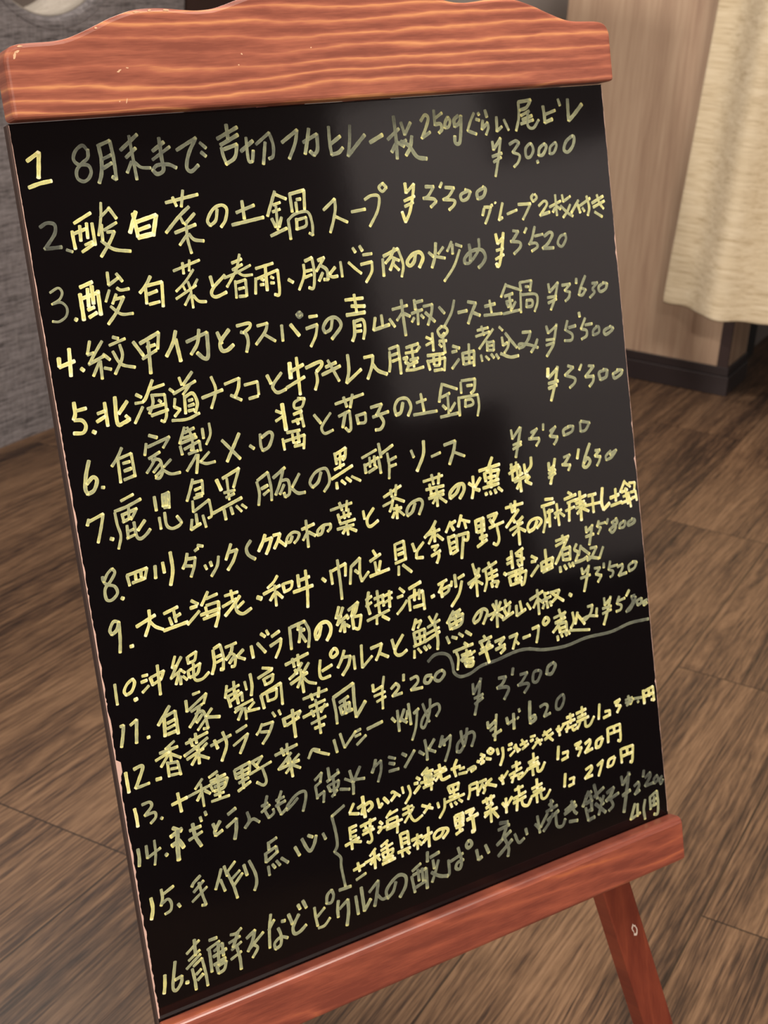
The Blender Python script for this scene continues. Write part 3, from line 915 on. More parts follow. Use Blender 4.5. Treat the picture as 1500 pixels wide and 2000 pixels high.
70 27:1258,2386 1266,2461 1249,2541/1264,2378 1347,2338/1347,2338 1356,2442 1348,2528/1285,2437 1333,2423/1294,2480 1338,2457/1381,2382 1476,2330/1458,2350 1425,2427 1383,2498/1438,2411 1488,2421 1486,2505 1451,2526 1445,2497/1454,2442 1414,2500/1576,2391 1511,2472/1501,2470 1546,2517 1603,2523
66 28:1742,2413 1711,2474 1664,2502 1649,2462 1700,2406 1777,2392 1801,2444 1793,2499 1748,2547
92 26:1865,2304 1870,2381/1869,2314 1955,2283/1955,2283 1940,2346 1921,2362/1908,2307 1892,2414/1880,2350 1936,2336/1848,2415 1928,2392/1818,2475 1990,2413/1851,2506 1850,2548/1890,2499 1918,2528/1930,2487 1963,2518/1973,2486 2039,2528
75 26:2072,2376 2193,2340/2087,2422 2089,2485/2085,2436 2202,2395/2202,2395 2208,2507/2132,2382 2128,2449/2171,2380 2167,2446/2111,2484 2182,2459/2216,2301 2224,2399/2221,2379 2329,2331/2277,2380 2281,2468 2268,2558/2274,2437 2345,2417/2280,2477 2338,2469
75 28:2473,2396 2489,2448/2584,2348 2570,2443 2503,2549
75 26:2636,2470 2714,2455
70 28:2753,2408 2850,2395/2850,2395 2829,2461 2781,2552/2827,2471 2917,2517
#7p
68 27:3348,2403 3352,2470/3352,2470 3430,2397/3436,2398 3395,2524 3365,2610/3352,2516 3429,2504/3348,2546 3426,2524
65 27:3524,2454 3584,2434 3519,2495/3499,2496 3593,2508/3593,2508 3591,2528 3561,2559
70 26:3645,2409 3639,2454
65 28:3701,2475 3756,2448 3696,2511/3696,2511 3765,2528 3749,2556 3726,2578
55 28:3897,2468 3829,2487 3830,2529 3905,2511 3923,2472 3871,2468
55 28:3991,2453 3989,2526 4036,2523 4082,2474 3999,2449
#8
65 24:115,2770 115,2796 133,2823 183,2848 194,2895 151,2929 117,2917 119,2851 163,2808 198,2762 184,2733 148,2760 118,2806
82 32:215,2931 228,2939
85 27:274,2798 281,2866/274,2798 412,2780/412,2780 387,2846/330,2793 328,2837/368,2792 366,2828/302,2853 387,2842
82 27:468,2779 460,2859/522,2769 524,2837/583,2715 582,2833 553,2926
75 25:697,2749 679,2800 653,2840/695,2785 748,2788/748,2788 729,2848 700,2905/674,2826 716,2836/751,2743 777,2731/775,2712 812,2725
75 25:806,2851 816,2881/847,2838 853,2867/910,2815 891,2875 842,2933
75 26:1009,2754 959,2849/991,2805 1047,2799/1047,2799 1011,2865 963,2919
62 26:1153,2762 1116,2805 1124,2853 1169,2891
100 29:1263,2746 1241,2788 1201,2845/1246,2785 1309,2775/1309,2775 1280,2834 1253,2875
95 27:1322,2763 1374,2761/1374,2761 1352,2803 1318,2852/1357,2804 1406,2852
82 26:1461,2798 1441,2832 1410,2830 1431,2792 1476,2773 1515,2791 1499,2825 1470,2847
82 27:1540,2768 1637,2750/1579,2714 1576,2804 1572,2898/1578,2795 1539,2843/1588,2797 1636,2831
82 27:1707,2784 1684,2827 1652,2830 1662,2798 1708,2775 1762,2777 1758,2804 1733,2823
82 25:1776,2684 1947,2666/1852,2647 1865,2702/1912,2644 1896,2713/1829,2723 1837,2783/1830,2753 1930,2740/1874,2714 1878,2762/1914,2702 1911,2760/1835,2792 1957,2784/1809,2825 1941,2819/1886,2783 1888,2880/1873,2834 1847,2862/1905,2836 1956,2866
90 28:2029,2741 2032,2799/2113,2738 2054,2799 2052,2847 2079,2858 2138,2831
82 26:2206,2679 2355,2626/2268,2638 2272,2688/2317,2613 2301,2684/2283,2690 2262,2754 2240,2789/2191,2740 2279,2718/2293,2702 2367,2741/2302,2753 2294,2849/2278,2802 2256,2836/2313,2794 2353,2837/2271,2776 2338,2780
75 29:2454,2773 2423,2827 2380,2847 2380,2808 2420,2767 2492,2751 2516,2786 2477,2857
82 27:2543,2633 2709,2620/2618,2598 2626,2669/2682,2600 2666,2672/2592,2662 2599,2733/2558,2695 2710,2695/2586,2741 2706,2729/2572,2762 2702,2754/2646,2693 2638,2831/2629,2774 2601,2803/2664,2771 2717,2817
88 33:2848,2715 2810,2768 2753,2796 2758,2757 2811,2718 2872,2714 2877,2761 2834,2813
92 30:2925,2720 2963,2752/2967,2677 2961,2767 2940,2834/3031,2700 2974,2760/2967,2768 3013,2788/3026,2648 3212,2633/3152,2571 3097,2662/3071,2672 3075,2734/3084,2669 3201,2671/3201,2671 3166,2746/3131,2638 3117,2788/3096,2712 3164,2710/3085,2751 3191,2741/3045,2779 3187,2771/3064,2818 3068,2834/3101,2815 3110,2837/3145,2809 3154,2836/3177,2800 3210,2832
90 29:3315,2652 3318,2776/3288,2719 3392,2687/3304,2686 3382,2670/3360,2645 3363,2764/3318,2776 3411,2737/3391,2697 3390,2749/3432,2674 3435,2747/3500,2635 3492,2696 3449,2734/3329,2788 3458,2762/3380,2778 3381,2871/3378,2798 3346,2843/3470,2774 3428,2802/3428,2802 3481,2833
82 28:3658,2706 3657,2763/3657,2763 3706,2736/3719,2686 3687,2785 3657,2868/3648,2787 3715,2769/3644,2818 3712,2794
70 28:3803,2691 3864,2682 3811,2735 3783,2745/3783,2745 3860,2760 3836,2797
82 28:3953,2656 3931,2725
72 30:4062,2633 4012,2719 3983,2788 4014,2805 4052,2769 4029,2738 3992,2769
66 29:4109,2695 4155,2698 4103,2736/4103,2736 4156,2751 4138,2785 4114,2813
62 29:4261,2723 4209,2756 4212,2788 4269,2772 4316,2727 4251,2753
#9
78 29:172,3078 137,3069 106,3115 114,3148 150,3126 172,3078/172,3078 163,3183 148,3274
90 31:221,3253 240,3253
95 27:282,3137 416,3093/381,3052 373,3128 331,3212/377,3129 408,3168 456,3198
92 27:477,3099 576,3077/545,3088 551,3172/541,3142 587,3126/509,3134 520,3183/459,3208 629,3191
90 27:675,3060 718,3093/662,3107 707,3104/720,3140 627,3209/797,3029 772,3065 740,3108/780,3071 861,3058/767,3124 771,3190/773,3116 863,3110/863,3110 849,3199 817,3271/726,3169 865,3157/740,3200 851,3186
90 27:912,3084 1008,3079/961,3058 964,3134/886,3152 991,3122/1018,3109 964,3162 896,3216/980,3157 983,3204 1024,3233 1088,3211/1041,3153 991,3183
90 35:1143,3149 1172,3165
90 27:1310,3039 1273,3078 1227,3105/1191,3139 1320,3108/1280,3098 1273,3239/1271,3153 1234,3192/1288,3148 1327,3195/1341,3103 1348,3162/1346,3104 1415,3101/1415,3101 1398,3145 1343,3161
90 29:1462,3069 1460,3150/1466,3109 1547,3099/1414,3178 1564,3165/1523,3050 1520,3174 1505,3305
90 32:1643,3135 1666,3160
82 27:1714,3094 1716,3191/1724,3101 1837,3073/1837,3073 1824,3158/1777,3035 1778,3176 1774,3312/1875,3111 1853,3223/1876,3106 1954,3060/1954,3060 1939,3165 1947,3225 2010,3171/1904,3137 1928,3162
90 27:2065,3031 2086,3075/2032,3102 2121,3068/2069,3115 2074,3196/2114,3116 2093,3180/2016,3207 2177,3189
90 28:2246,3026 2241,3139/2251,3028 2321,3018/2321,3018 2320,3147/2262,3070 2309,3065/2263,3105 2310,3100/2232,3162 2326,3148/2257,3188 2248,3250/2292,3186 2357,3251
90 29:2391,3053 2406,3111/2483,3063 2423,3115 2410,3162 2467,3170
90 27:2606,2934 2564,2985 2499,3032/2506,3023 2632,3000/2588,2981 2580,3079/2570,3027 2527,3083/2604,3034 2651,3080/2546,3112 2605,3110/2605,3110 2565,3142/2537,3176 2617,3153/2599,3154 2599,3194 2576,3235
90 29:2730,2964 2683,3033/2714,2987 2773,2968/2732,2991 2752,3032/2828,2937 2792,3014/2817,2966 2895,2999/2847,2983 2858,3039/2696,3068 2704,3198/2695,3079 2753,3070/2765,3072 2761,3189/2708,3124 2746,3116/2696,3164 2754,3155/2716,3200 2762,3184/2783,3076 2872,3074/2872,3074 2859,3125 2828,3118/2825,3096 2791,3249
90 31:2946,2999 2947,3090/2952,3005 3017,2997/3017,2997 3011,3093/2952,3048 3017,3046/2953,3091 3018,3084/2996,3014 2987,3174/2966,3137 3032,3130/2939,3196 3027,3161/3056,2995 3142,2986/3142,2986 3095,3041/3072,3020 3105,3070/3058,3081 3191,3061/3128,3085 3136,3174 3111,3217 3081,3200
90 30:3223,2964 3383,2959/3272,2942 3283,3009/3314,2929 3303,3008/3337,2999 3277,3052 3211,3108/3282,3064 3293,3087/3369,3060 3311,3102/3240,3136 3364,3102/3320,3082 3316,3262/3311,3146 3261,3179/3332,3140 3381,3172
90 32:3496,3119 3463,3167 3413,3184 3405,3144 3444,3103 3512,3100 3535,3133 3489,3173
90 29:3589,2973 3663,2982/3549,3020 3673,3012/3569,3024 3576,3125 3544,3218/3597,3074 3652,3069/3619,3056 3609,3187/3604,3120 3587,3149/3662,3098 3733,3080/3692,3027 3698,3195/3697,3095 3664,3132/3704,3090 3754,3134
90 30:3810,2962 3842,2985/3770,3009 3883,2993/3793,3042 3878,3031/3772,3099 3858,3083/3814,3041 3796,3182/3863,3039 3978,3018/3920,2978 3913,3201/3874,3064 3959,3059/3870,3097 3970,3083/3909,3116 3878,3143/3931,3109 3991,3144
90 29:3998,3027 4076,3026/3954,3097 4110,3100/4040,3030 4038,3165
98 34:4144,2994 4124,3103 4138,3163 4200,3124
95 32:4212,3087 4300,3076/4270,3025 4266,3121/4211,3149 4322,3138
95 28:4370,2982 4316,3062/4368,2993 4421,3038/4330,3065 4390,3054/4341,3101 4400,3096/4370,3039 4384,3167/4320,3149 4425,3135/4410,3007 4469,3013/4469,3013 4458,3068/4395,3078 4410,3196/4416,3082 4468,3081/4468,3081 4474,3157/4425,3130 4462,3126
72 28:3948,3259 3949,3304/3949,3304 4012,3261/4012,3256 3988,3335 3965,3404/3938,3336 4017,3330
66 28:4078,3241 4059,3282/4082,3265 4140,3265/4059,3282 4093,3295 4059,3339
66 28:4171,3243 4152,3279
62 28:4248,3265 4203,3279 4241,3321 4201,3358 4175,3330 4252,3295 4249,3254
55 28:4332,3294 4287,3308 4276,3340 4320,3338 4339,3301 4318,3291
55 29:4420,3295 4367,3313 4371,3337 4426,3325 4434,3304 4406,3292
#10
85 23:79,3467 76,3539 75,3602
85 24:200,3463 159,3488 133,3527 142,3557 182,3541 209,3493 200,3463
98 33:191,3603 210,3599
90 26:266,3463 303,3464/254,3501 293,3497/300,3536 252,3569/318,3486 328,3539/323,3487 416,3466/416,3466 389,3515/324,3538 389,3515/377,3419 368,3615
85 25:505,3393 474,3463/546,3408 503,3462 459,3529/474,3463 504,3457/453,3532 537,3490/523,3486 557,3518/514,3511 484,3578/521,3532 517,3586/539,3537 564,3567/588,3419 590,3466/592,3420 654,3399/654,3399 636,3451 600,3460/578,3510 580,3557/582,3511 670,3483/670,3483 640,3545 584,3558/622,3475 616,3576 667,3590 722,3558
85 27:773,3421 769,3514 743,3578/780,3413 827,3397/827,3397 838,3485 825,3567 806,3561/790,3472 826,3468/784,3509 831,3497/862,3425 944,3414/912,3429 895,3472 854,3508/885,3469 921,3497 911,3561 885,3564/910,3504 875,3537/986,3472 935,3506/930,3505 990,3539
85 28:1048,3464 1051,3546/1095,3457 1145,3532/1130,3399 1157,3425/1173,3386 1184,3418
85 26:1206,3438 1267,3415/1186,3500 1274,3470/1274,3470 1255,3527 1214,3589
75 28:1347,3408 1339,3561/1357,3411 1465,3395/1465,3395 1490,3474 1469,3580/1423,3394 1405,3442/1413,3454 1456,3451/1433,3430 1402,3529/1426,3477 1454,3537
100 34:1584,3458 1565,3512 1538,3544 1535,3495 1575,3446 1630,3440 1657,3477 1650,3524 1616,3569
85 29:1740,3360 1707,3435/1771,3372 1710,3485/1707,3430 1751,3431/1711,3480 1794,3437/1789,3431 1802,3459/1754,3481 1725,3533/1766,3474 1761,3547/1779,3497 1804,3518/1810,3402 1893,3363/1893,3363 1861,3429 1825,3450/1858,3379 1831,3446/1834,3462 1834,3541/1840,3458 1907,3460/1907,3460 1877,3547 1840,3537
85 27:1989,3314 1967,3388 1978,3470/1959,3366 2007,3348/1953,3409 2001,3391/2154,3343 2143,3460/2105,3371 2175,3358/2110,3417 2170,3397/2056,3320 2055,3479/2026,3372 2106,3362/2024,3422 2100,3405/2095,3359 2095,3439/1949,3512 2135,3478/2029,3502 2022,3555/2074,3508 2125,3546
85 29:2240,3344 2275,3382/2214,3407 2260,3403/2289,3445 2248,3486 2197,3524/2317,3367 2420,3340/2308,3430 2306,3525/2314,3431 2428,3408/2428,3408 2426,3544/2362,3382 2351,3460/2401,3392 2391,3460/2338,3508 2420,3507
100 37:2496,3470 2520,3465
85 30:2564,3395 2641,3376/2615,3381 2562,3453/2583,3437 2587,3492/2589,3438 2660,3423/2660,3423 2642,3462 2589,3481/2713,3355 2713,3446/2682,3396 2671,3431/2740,3388 2793,3373/2768,3416 2731,3504 2657,3579
85 29:2878,3312 2893,3391/2930,3356 2910,3406/2821,3450 2929,3410/2897,3359 2890,3559/2880,3442 2836,3481/2905,3448 2946,3479/3017,3332 3026,3367/2958,3384 3088,3343/2984,3390 2986,3467 2957,3536/3006,3417 3086,3403/3001,3454 3087,3441/3037,3380 3037,3479/3023,3486 3031,3521/3036,3484 3087,3490/3087,3490 3063,3528
85 32:3146,3444 3164,3459
90 29:3232,3293 3228,3424/3185,3348 3227,3336/3181,3380 3222,3373/3268,3323 3339,3295/3273,3335 3311,3349/3274,3379 3342,3372/3324,3302 3315,3422/3278,3397 3295,3423/3178,3456 3319,3445/3188,3481 3198,3549/3194,3482 3349,3468/3349,3468 3318,3555 3290,3565/3251,3451 3249,3517/3293,3439 3282,3525/3236,3519 3303,3513/3206,3545 3300,3540
85 32:3409,3371 3459,3404/3404,3414 3444,3417/3466,3456 3389,3522/3495,3440 3493,3507/3502,3442 3606,3426/3606,3426 3582,3505/3541,3350 3541,3506/3510,3483 3593,3474/3499,3514 3597,3497
80 30:3649,3307 3775,3295/3715,3277 3728,3335/3644,3345 3758,3319/3768,3299 3693,3395 3627,3481/3694,3384 3704,3470/3701,3386 3778,3380/3778,3380 3766,3479/3717,3428 3759,3426/3712,3467 3767,3473/3664,3512 3666,3552/3706,3510 3723,3542/3749,3503 3766,3535/3784,3505 3794,3536
75 30:3842,3372 3816,3411 3848,3440 3819,3502/3882,3392 3852,3464/3874,3401 3957,3476/3811,3511 3889,3506 3933,3493
72 30:3969,3433 4033,3436 3975,3503 3930,3521/3947,3497 4043,3529/4096,3450 4050,3531
72 28:3867,3569 3875,3617/3875,3617 3937,3574/3939,3563 3904,3669 3872,3753/3850,3645 3944,3638
66 28:3991,3598 4048,3605 4000,3646/4000,3646 4054,3670 4013,3712
60 28:4087,3579 4083,3613
60 28:4152,3577 4130,3641/4130,3641 4171,3662 4160,3694 4137,3700/4147,3622 4220,3621
60 29:4218,3638 4270,3627 4266,3660 4224,3709/4224,3709 4305,3704
55 29:4395,3632 4333,3652 4335,3699 4389,3683 4416,3642 4373,3632
#11
82 27:69,3747 92,3745/92,3745 76,3813 56,3881
82 27:137,3757 183,3734/183,3734 171,3804 158,3884
82 31:236,3870 250,3869
82 28:415,3707 368,3759 321,3811/368,3759 355,3896/371,3769 447,3749/447,3749 446,3904/383,3815 438,3803/377,3851 432,3839/376,3888 435,3882
75 25:585,3675 635,3670/532,3703 529,3777/529,3777 680,3693/680,3693 651,3755/557,3785 640,3757/618,3774 578,3838 531,3886/583,3811 642,3809 657,3928 624,3923/630,3825 583,3868/643,3866 584,3921/702,3803 656,3846/655,3851 751,3874
82 25:831,3682 809,3761/884,3668 876,3780/815,3725 919,3701/809,3761 913,3738/828,3767 838,3832/833,3797 931,3757/931,3757 927,3814/890,3756 895,3824/962,3689 968,3748/1009,3649 1011,3731 996,3795/865,3854 1002,3825/924,3861 877,3934/939,3865 936,3946/905,3855 861,3877/1009,3846 962,3881/940,3894 1041,3899
82 26:1104,3632 1178,3656/1063,3693 1172,3660/1102,3708 1111,3754/1107,3710 1177,3695/1177,3695 1160,3738 1116,3751/1065,3814 1076,3909/1070,3815 1223,3770/1223,3770 1215,3919/1108,3806 1113,3871/1113,3808 1187,3799/1187,3799 1172,3858 1119,3867
82 27:1277,3656 1457,3621/1334,3628 1341,3688/1379,3610 1373,3686/1401,3674 1350,3729 1292,3762/1343,3708 1354,3740/1452,3688 1401,3743/1297,3798 1432,3751/1384,3719 1385,3881/1385,3778 1344,3835/1401,3782 1432,3820 1488,3845
88 29:1543,3693 1525,3776 1539,3824 1605,3822/1547,3772 1627,3749/1654,3643 1628,3670 1640,3698 1681,3679 1675,3648 1654,3643
82 28:1737,3674 1705,3735 1671,3781/1719,3719 1779,3725/1779,3725 1753,3788 1700,3843
82 28:1805,3732 1803,3826/1876,3671 1867,3768 1863,3832/1863,3832 1951,3770
82 28:1948,3714 2040,3703/2040,3703 2015,3757 1979,3808/2014,3766 2081,3809
82 29:2126,3695 2139,3769/2220,3683 2144,3770 2150,3812 2189,3822 2238,3800
82 27:2343,3598 2309,3670/2327,3624 2386,3619/2386,3619 2351,3666/2312,3691 2316,3784/2317,3693 2406,3685/2406,3685 2393,3779/2358,3693 2358,3775/2317,3738 2399,3734/2298,3790 2405,3776/2299,3821 2292,3875/2330,3813 2354,3850/2383,3812 2402,3842/2418,3811 2433,3835/2453,3605 2480,3662/2525,3602 2480,3662/2431,3681 2541,3652/2412,3727 2528,3705/2393,3779 2529,3736/2492,3665 2505,3782 2494,3861
76 28:2666,3616 2601,3693/2650,3643 2726,3620/2726,3620 2684,3661/2616,3676 2624,3745/2622,3677 2745,3656/2745,3656 2717,3727 2636,3743/2672,3659 2681,3728/2628,3715 2728,3693/2582,3791 2599,3842/2628,3803 2668,3823/2690,3792 2722,3821/2751,3792 2795,3829
78 30:2914,3676 2882,3731 2836,3751 2834,3719 2877,3678 2928,3664 2960,3698 2913,3775
82 30:3014,3649 3033,3697/3086,3649 3043,3722/2964,3725 3099,3702/3049,3630 3035,3830/3031,3719 2985,3763/3055,3736 3090,3767/3126,3643 3133,3689/3105,3704 3176,3671/3110,3716 3130,3765/3166,3696 3144,3758/3087,3788 3191,3753
82 30:3224,3710 3220,3788/3220,3788 3305,3758/3260,3686 3270,3766/3323,3718 3350,3769
82 29:3353,3697 3480,3660/3429,3637 3425,3827/3419,3713 3378,3765/3433,3711 3476,3749/3492,3674 3504,3745/3491,3685 3532,3684/3471,3731 3549,3716/3505,3734 3511,3797/3481,3762 3463,3791/3537,3753 3546,3789/3545,3687 3635,3686/3635,3686 3601,3734 3556,3763/3565,3697 3665,3778
82 34:3726,3741 3745,3757
82 28:2727,3875 2756,3899/2626,3915 2801,3900/2650,3927 2662,3974 2644,4057/2690,3959 2775,3948/2679,3994 2812,3958/2694,3976 2784,3973/2739,3928 2732,4025/2690,4003 2793,4003/2713,4020 2722,4050/2719,4027 2789,4029/2789,4029 2773,4058 2722,4050
82 30:2903,3865 2924,3899/2858,3904 2971,3888/2876,3919 2885,3949/2948,3916 2917,3952/2847,3989 2975,3961/2864,3960 2957,3946/2903,3959 2926,4076
82 30:2998,3934 3085,3923/3085,3923 3033,3965/2996,3995 3084,3979/3039,3972 3081,4006 3037,4033
82 29:3130,3935 3205,3926/3205,3926 3178,3975 3151,4029/3179,3969 3208,4005
82 29:3253,3971 3321,3966
82 29:3347,3922 3409,3915/3409,3915 3395,3974 3373,4036/3477,3870 3453,3898 3470,3919 3507,3900 3497,3875 3477,3870
82 29:3557,3890 3670,3872/3612,3835 3630,3914/3565,3932 3665,3911/3671,3867 3590,3955 3536,3998/3592,3944 3603,4015/3598,3946 3668,3946/3668,3946 3666,4014/3614,3984 3656,3983/3610,4017 3666,4014/3573,4036 3575,4071/3609,4028 3619,4054/3651,4027 3662,4053/3679,4023 3690,4049
82 29:3738,3889 3744,3959 3709,4008/3786,3901 3755,3985/3778,3910 3844,4007/3694,4021 3887,4064
75 29:3888,3880 3938,3880 3909,3942 3840,3983 3828,3963 3900,3957 3977,3976/3977,3913 3963,3973
72 28:4057,3851 4057,3909/4057,3909 4120,3866/4122,3855 4080,3961 4031,4060/4033,3932 4120,3930/4028,3971 4116,3958
66 29:4207,3875 4179,3927/4179,3927 4220,3949 4209,3981 4164,3987/4196,3908 4263,3900
82 29:4313,3848 4279,3887
38 29:4366,3902 4329,3905 4339,3948 4305,3981 4264,4012 4302,4004 4352,3957 4372,3915
55 29:4429,3940 4383,3953 4386,3989 4425,3975 4429,3940
55 29:4486,3966 4447,3980 4451,4005 4483,3989
#11b
38 31:2401,3930 2459,3898 2530,3902 2585,3937 2606,4005 2610,4068 2658,4113 2743,4115 2834,4086 2897,4077
38 33:2893,4079 3005,4075 3168,4056 3288,4065 3432,4108 3637,4133 3851,4119 4095,4134 4289,4112 4483,4125
#12
95 27:54,4054 54,4115 55,4190
80 27:112,4049 160,4040 171,4058 137,4122 104,4177/104,4177 200,4170
90 32:249,4162 283,4163
78 25:410,3945 341,3981/300,3997 427,3988/371,3976 369,4079/359,4019 295,4089/265,4037 366,4007/377,4025 438,4067/341,4070 339,4169/344,4080 411,4087/411,4087 420,4180/357,4122 404,4127/350,4163 412,4168
78 25:486,3986 648,3954/519,3963 530,4014/562,3938 561,4004/642,3990 568,4025 463,4065/539,4016 558,4051/632,4025 582,4058/478,4093 602,4054/568,4025 558,4146/559,4079 505,4139/567,4091 630,4130
78 27:657,4052 808,4020/687,4022 702,4084/753,3984 769,4075 718,4176
78 25:850,4013 930,3988/816,4099 931,4046/931,4046 896,4104 856,4164
78 26:1044,4011 1017,4052 993,4074/1043,4021 1126,4020/1126,4020 1084,4091 1028,4148/1026,4064 1086,4077/1131,3954 1147,3987/1179,3952 1189,3985
78 30:1205,4019 1212,4075/1209,4025 1340,4003/1340,4003 1301,4051/1223,4073 1323,4043/1280,3977 1277,4173
78 27:1373,3927 1564,3910/1435,3909 1444,3951/1504,3879 1489,3944/1411,3996 1538,3978/1354,4054 1554,4017/1423,4024 1437,4068/1534,4006 1494,4055/1409,4115 1526,4094/1430,4155 1507,4148/1465,3957 1469,4077 1471,4202
70 30:1602,3986 1609,4087 1607,4172/1603,3981 1772,3923/1772,3923 1762,4061 1763,4167/1763,4167 1850,4075/1645,4028 1721,4004/1646,4058 1655,4111/1652,4059 1725,4050/1725,4050 1712,4097 1661,4107/1685,4019 1687,4120/1649,4114 1739,4104
78 27:1926,3975 1925,4025/1925,4025 2001,4006/2022,3940 1996,4045 1983,4169/1925,4061 2018,4051/1941,4106 2018,4087
72 29:2070,4045 2115,4016 2133,4052 2073,4102/2073,4102 2155,4099
70 29:2185,3969 2179,4013
72 29:2236,4019 2290,4013 2295,4055 2230,4099/2230,4099 2329,4106
60 30:2416,4037 2369,4034 2352,4071 2385,4085 2420,4053
60 30:2507,4025 2458,4038 2440,4074 2479,4095 2527,4056 2507,4025
#13
98 30:73,4308 77,4366 76,4432
62 25:127,4297 179,4295 188,4327 133,4375/133,4375 200,4373 204,4408 165,4438
72 30:239,4424 248,4432
82 28:327,4362 437,4345/377,4297 384,4428
75 25:560,4254 502,4308/447,4343 610,4313/545,4288 545,4442/547,4337 504,4390/567,4338 601,4369/673,4236 609,4260/614,4290 727,4273/610,4313 623,4361/616,4310 738,4300/738,4300 704,4357 632,4364/637,4336 718,4328/669,4259 665,4413/628,4391 698,4390/602,4427 733,4425
75 26:794,4267 800,4327/799,4268 915,4245/915,4245 900,4309/804,4299 899,4284/800,4327 893,4317/850,4265 843,4409/814,4363 889,4347/801,4417 899,4379/925,4248 1010,4231/1010,4231 961,4279/934,4256 968,4301/897,4328 1069,4288/998,4310 1014,4404 989,4432 943,4398
75 26:1106,4255 1279,4228/1158,4221 1171,4274/1204,4200 1198,4272/1225,4271 1175,4315 1115,4361/1187,4309 1193,4340/1284,4299 1224,4340/1126,4359 1278,4341/1209,4305 1214,4441/1210,4365 1167,4402/1227,4361 1280,4397
70 28:1351,4351 1392,4299 1443,4319/1392,4299 1441,4333 1512,4370
68 28:1564,4280 1577,4374/1618,4250 1640,4358/1640,4358 1743,4267
62 25:1731,4274 1783,4263/1732,4304 1778,4298/1739,4367 1819,4320
66 29:1837,4279 1964,4260
62 27:2045,4258 2069,4291/2097,4216 2093,4369/2154,4222 2108,4302/2117,4284 2163,4323/2194,4192 2195,4348/2181,4240 2161,4296/2229,4274 2273,4251/2260,4263 2232,4379 2190,4465
52 27:2380,4208 2359,4312 2305,4400 2278,4382 2304,4327 2371,4273 2438,4261 2450,4306 2414,4348/2312,4226 2331,4304 2351,4372
#13p
42 28:2760,4198 2756,4275/2756,4275 2825,4194/2835,4174 2798,4298 2747,4434/2758,4309 2838,4298/2758,4353 2834,4324
38 29:2993,4217 3059,4224 3019,4269 2970,4289/2970,4289 3055,4301 3071,4329 3023,4389
35 29:3132,4176 3119,4223
35 29:3190,4242 3258,4244 3203,4297 3160,4319/3160,4319 3240,4324 3258,4346 3211,4390
35 31:3359,4254 3317,4260 3302,4324 3341,4335 3383,4277 3359,4254
38 31:3506,4230 3455,4251 3435,4303 3482,4310 3524,4258 3506,4230
#14
60 26:51,4580 51,4641 42,4695
60 24:109,4576 105,4660/105,4660 202,4622/169,4558 164,4651 147,4722
60 30:232,4675 240,4687
75 36:306,4518 363,4556/366,4542 283,4572/336,4547 321,4638 313,4746/324,4620 282,4635/335,4614 360,4671
66 29:446,4535 451,4624 483,4703/419,4575 500,4568/404,4637 503,4608/505,4506 510,4537/544,4480 549,4506
66 29:587,4582 599,4635/638,4579 594,4633 594,4667 647,4646
58 29:703,4552 763,4527/679,4637 757,4599/757,4599 745,4674 725,4736
48 26:841,4582 848,4639 810,4685/810,4685 873,4642 920,4677
50 26:1002,4516 973,4601 994,4672 1034,4650 1033,4620/945,4616 1013,4584/951,4574 1000,4565
50 26:1112,4516 1073,4603 1088,4678 1135,4648/1062,4570 1127,4561/1056,4608 1132,4592
50 27:1227,4603 1179,4637 1132,4662 1148,4628 1220,4576 1285,4571 1288,4622 1254,4707
52 27:1375,4519 1435,4482/1435,4482 1415,4542/1373,4564 1420,4543/1373,4564 1376,4655/1384,4638 1436,4619/1436,4619 1419,4695/1487,4463 1489,4555/1467,4558 1566,4518/1559,4495 1565,4528/1468,4589 1483,4634/1473,4590 1558,4576/1558,4576 1540,4622 1483,4634/1518,4544 1510,4673/1488,4676 1537,4641/1559,4643 1633,4666
50 27:1607,4582 1663,4619/1653,4535 1667,4631 1660,4711/1738,4530 1702,4581 1673,4623/1686,4611 1763,4625
48 28:1870,4519 1852,4565 1829,4604/1845,4573 1913,4538/1913,4538 1902,4612 1868,4684
45 28:1977,4531 2031,4558/1976,4577 2019,4596/1967,4637 2048,4641
45 28:2091,4540 2123,4565/2100,4647 2196,4546
45 29:2234,4567 2271,4600/2292,4496 2298,4576 2294,4649/2373,4514 2317,4571/2316,4576 2371,4609/2445,4510 2411,4584/2454,4538 2453,4586/2412,4579 2516,4525/2516,4525 2492,4613 2443,4704
45 29:2664,4515 2639,4604 2588,4669 2552,4663 2572,4605 2645,4563 2708,4555 2721,4596 2687,4661/2608,4520 2610,4595 2622,4642
60 30:2850,4519 2850,4567/2850,4567 2924,4529/2936,4484 2917,4581 2898,4678/2865,4593 2917,4576/2884,4636 2963,4616
58 30:3024,4537 3031,4582/3030,4587 3097,4568/3090,4523 3081,4640
55 30:3144,4501 3148,4523/3123,4563 3128,4569
50 33:3251,4471 3238,4576 3236,4641 3284,4622 3282,4589 3241,4599
50 31:3340,4540 3388,4531 3410,4560 3369,4625/3369,4625 3430,4615
42 31:3564,4504 3507,4532 3492,4594 3531,4605 3571,4550 3564,4504
#15
82 30:83,4935 85,5009 64,5078
68 26:161,4901 161,4959 143,5010/175,4935 247,4907/150,4998 196,4981 215,5017 203,5062 161,5076
62 31:260,5039 271,5062
62 26:441,4903 391,4934 372,4957/380,4999 459,4944/360,5061 476,4994/424,4946 435,5029 452,5114 422,5108
62 26:595,4908 564,4976 535,5035/579,4981 600,5068/618,4896 631,4970/636,4942 700,4890/634,4952 664,5052 680,5147/662,5001 725,4963/664,5056 741,4989
62 27:760,4936 773,5015/803,4921 834,5022 834,5092 811,5139
55 27:962,4841 959,4895/966,4847 1027,4828/930,4910 926,4974/929,4915 1013,4888/1013,4888 1017,4925/926,4974 1022,4927/936,5008 936,5073/968,5004 985,5035/1002,4990 1023,5028/1040,4983 1086,5030
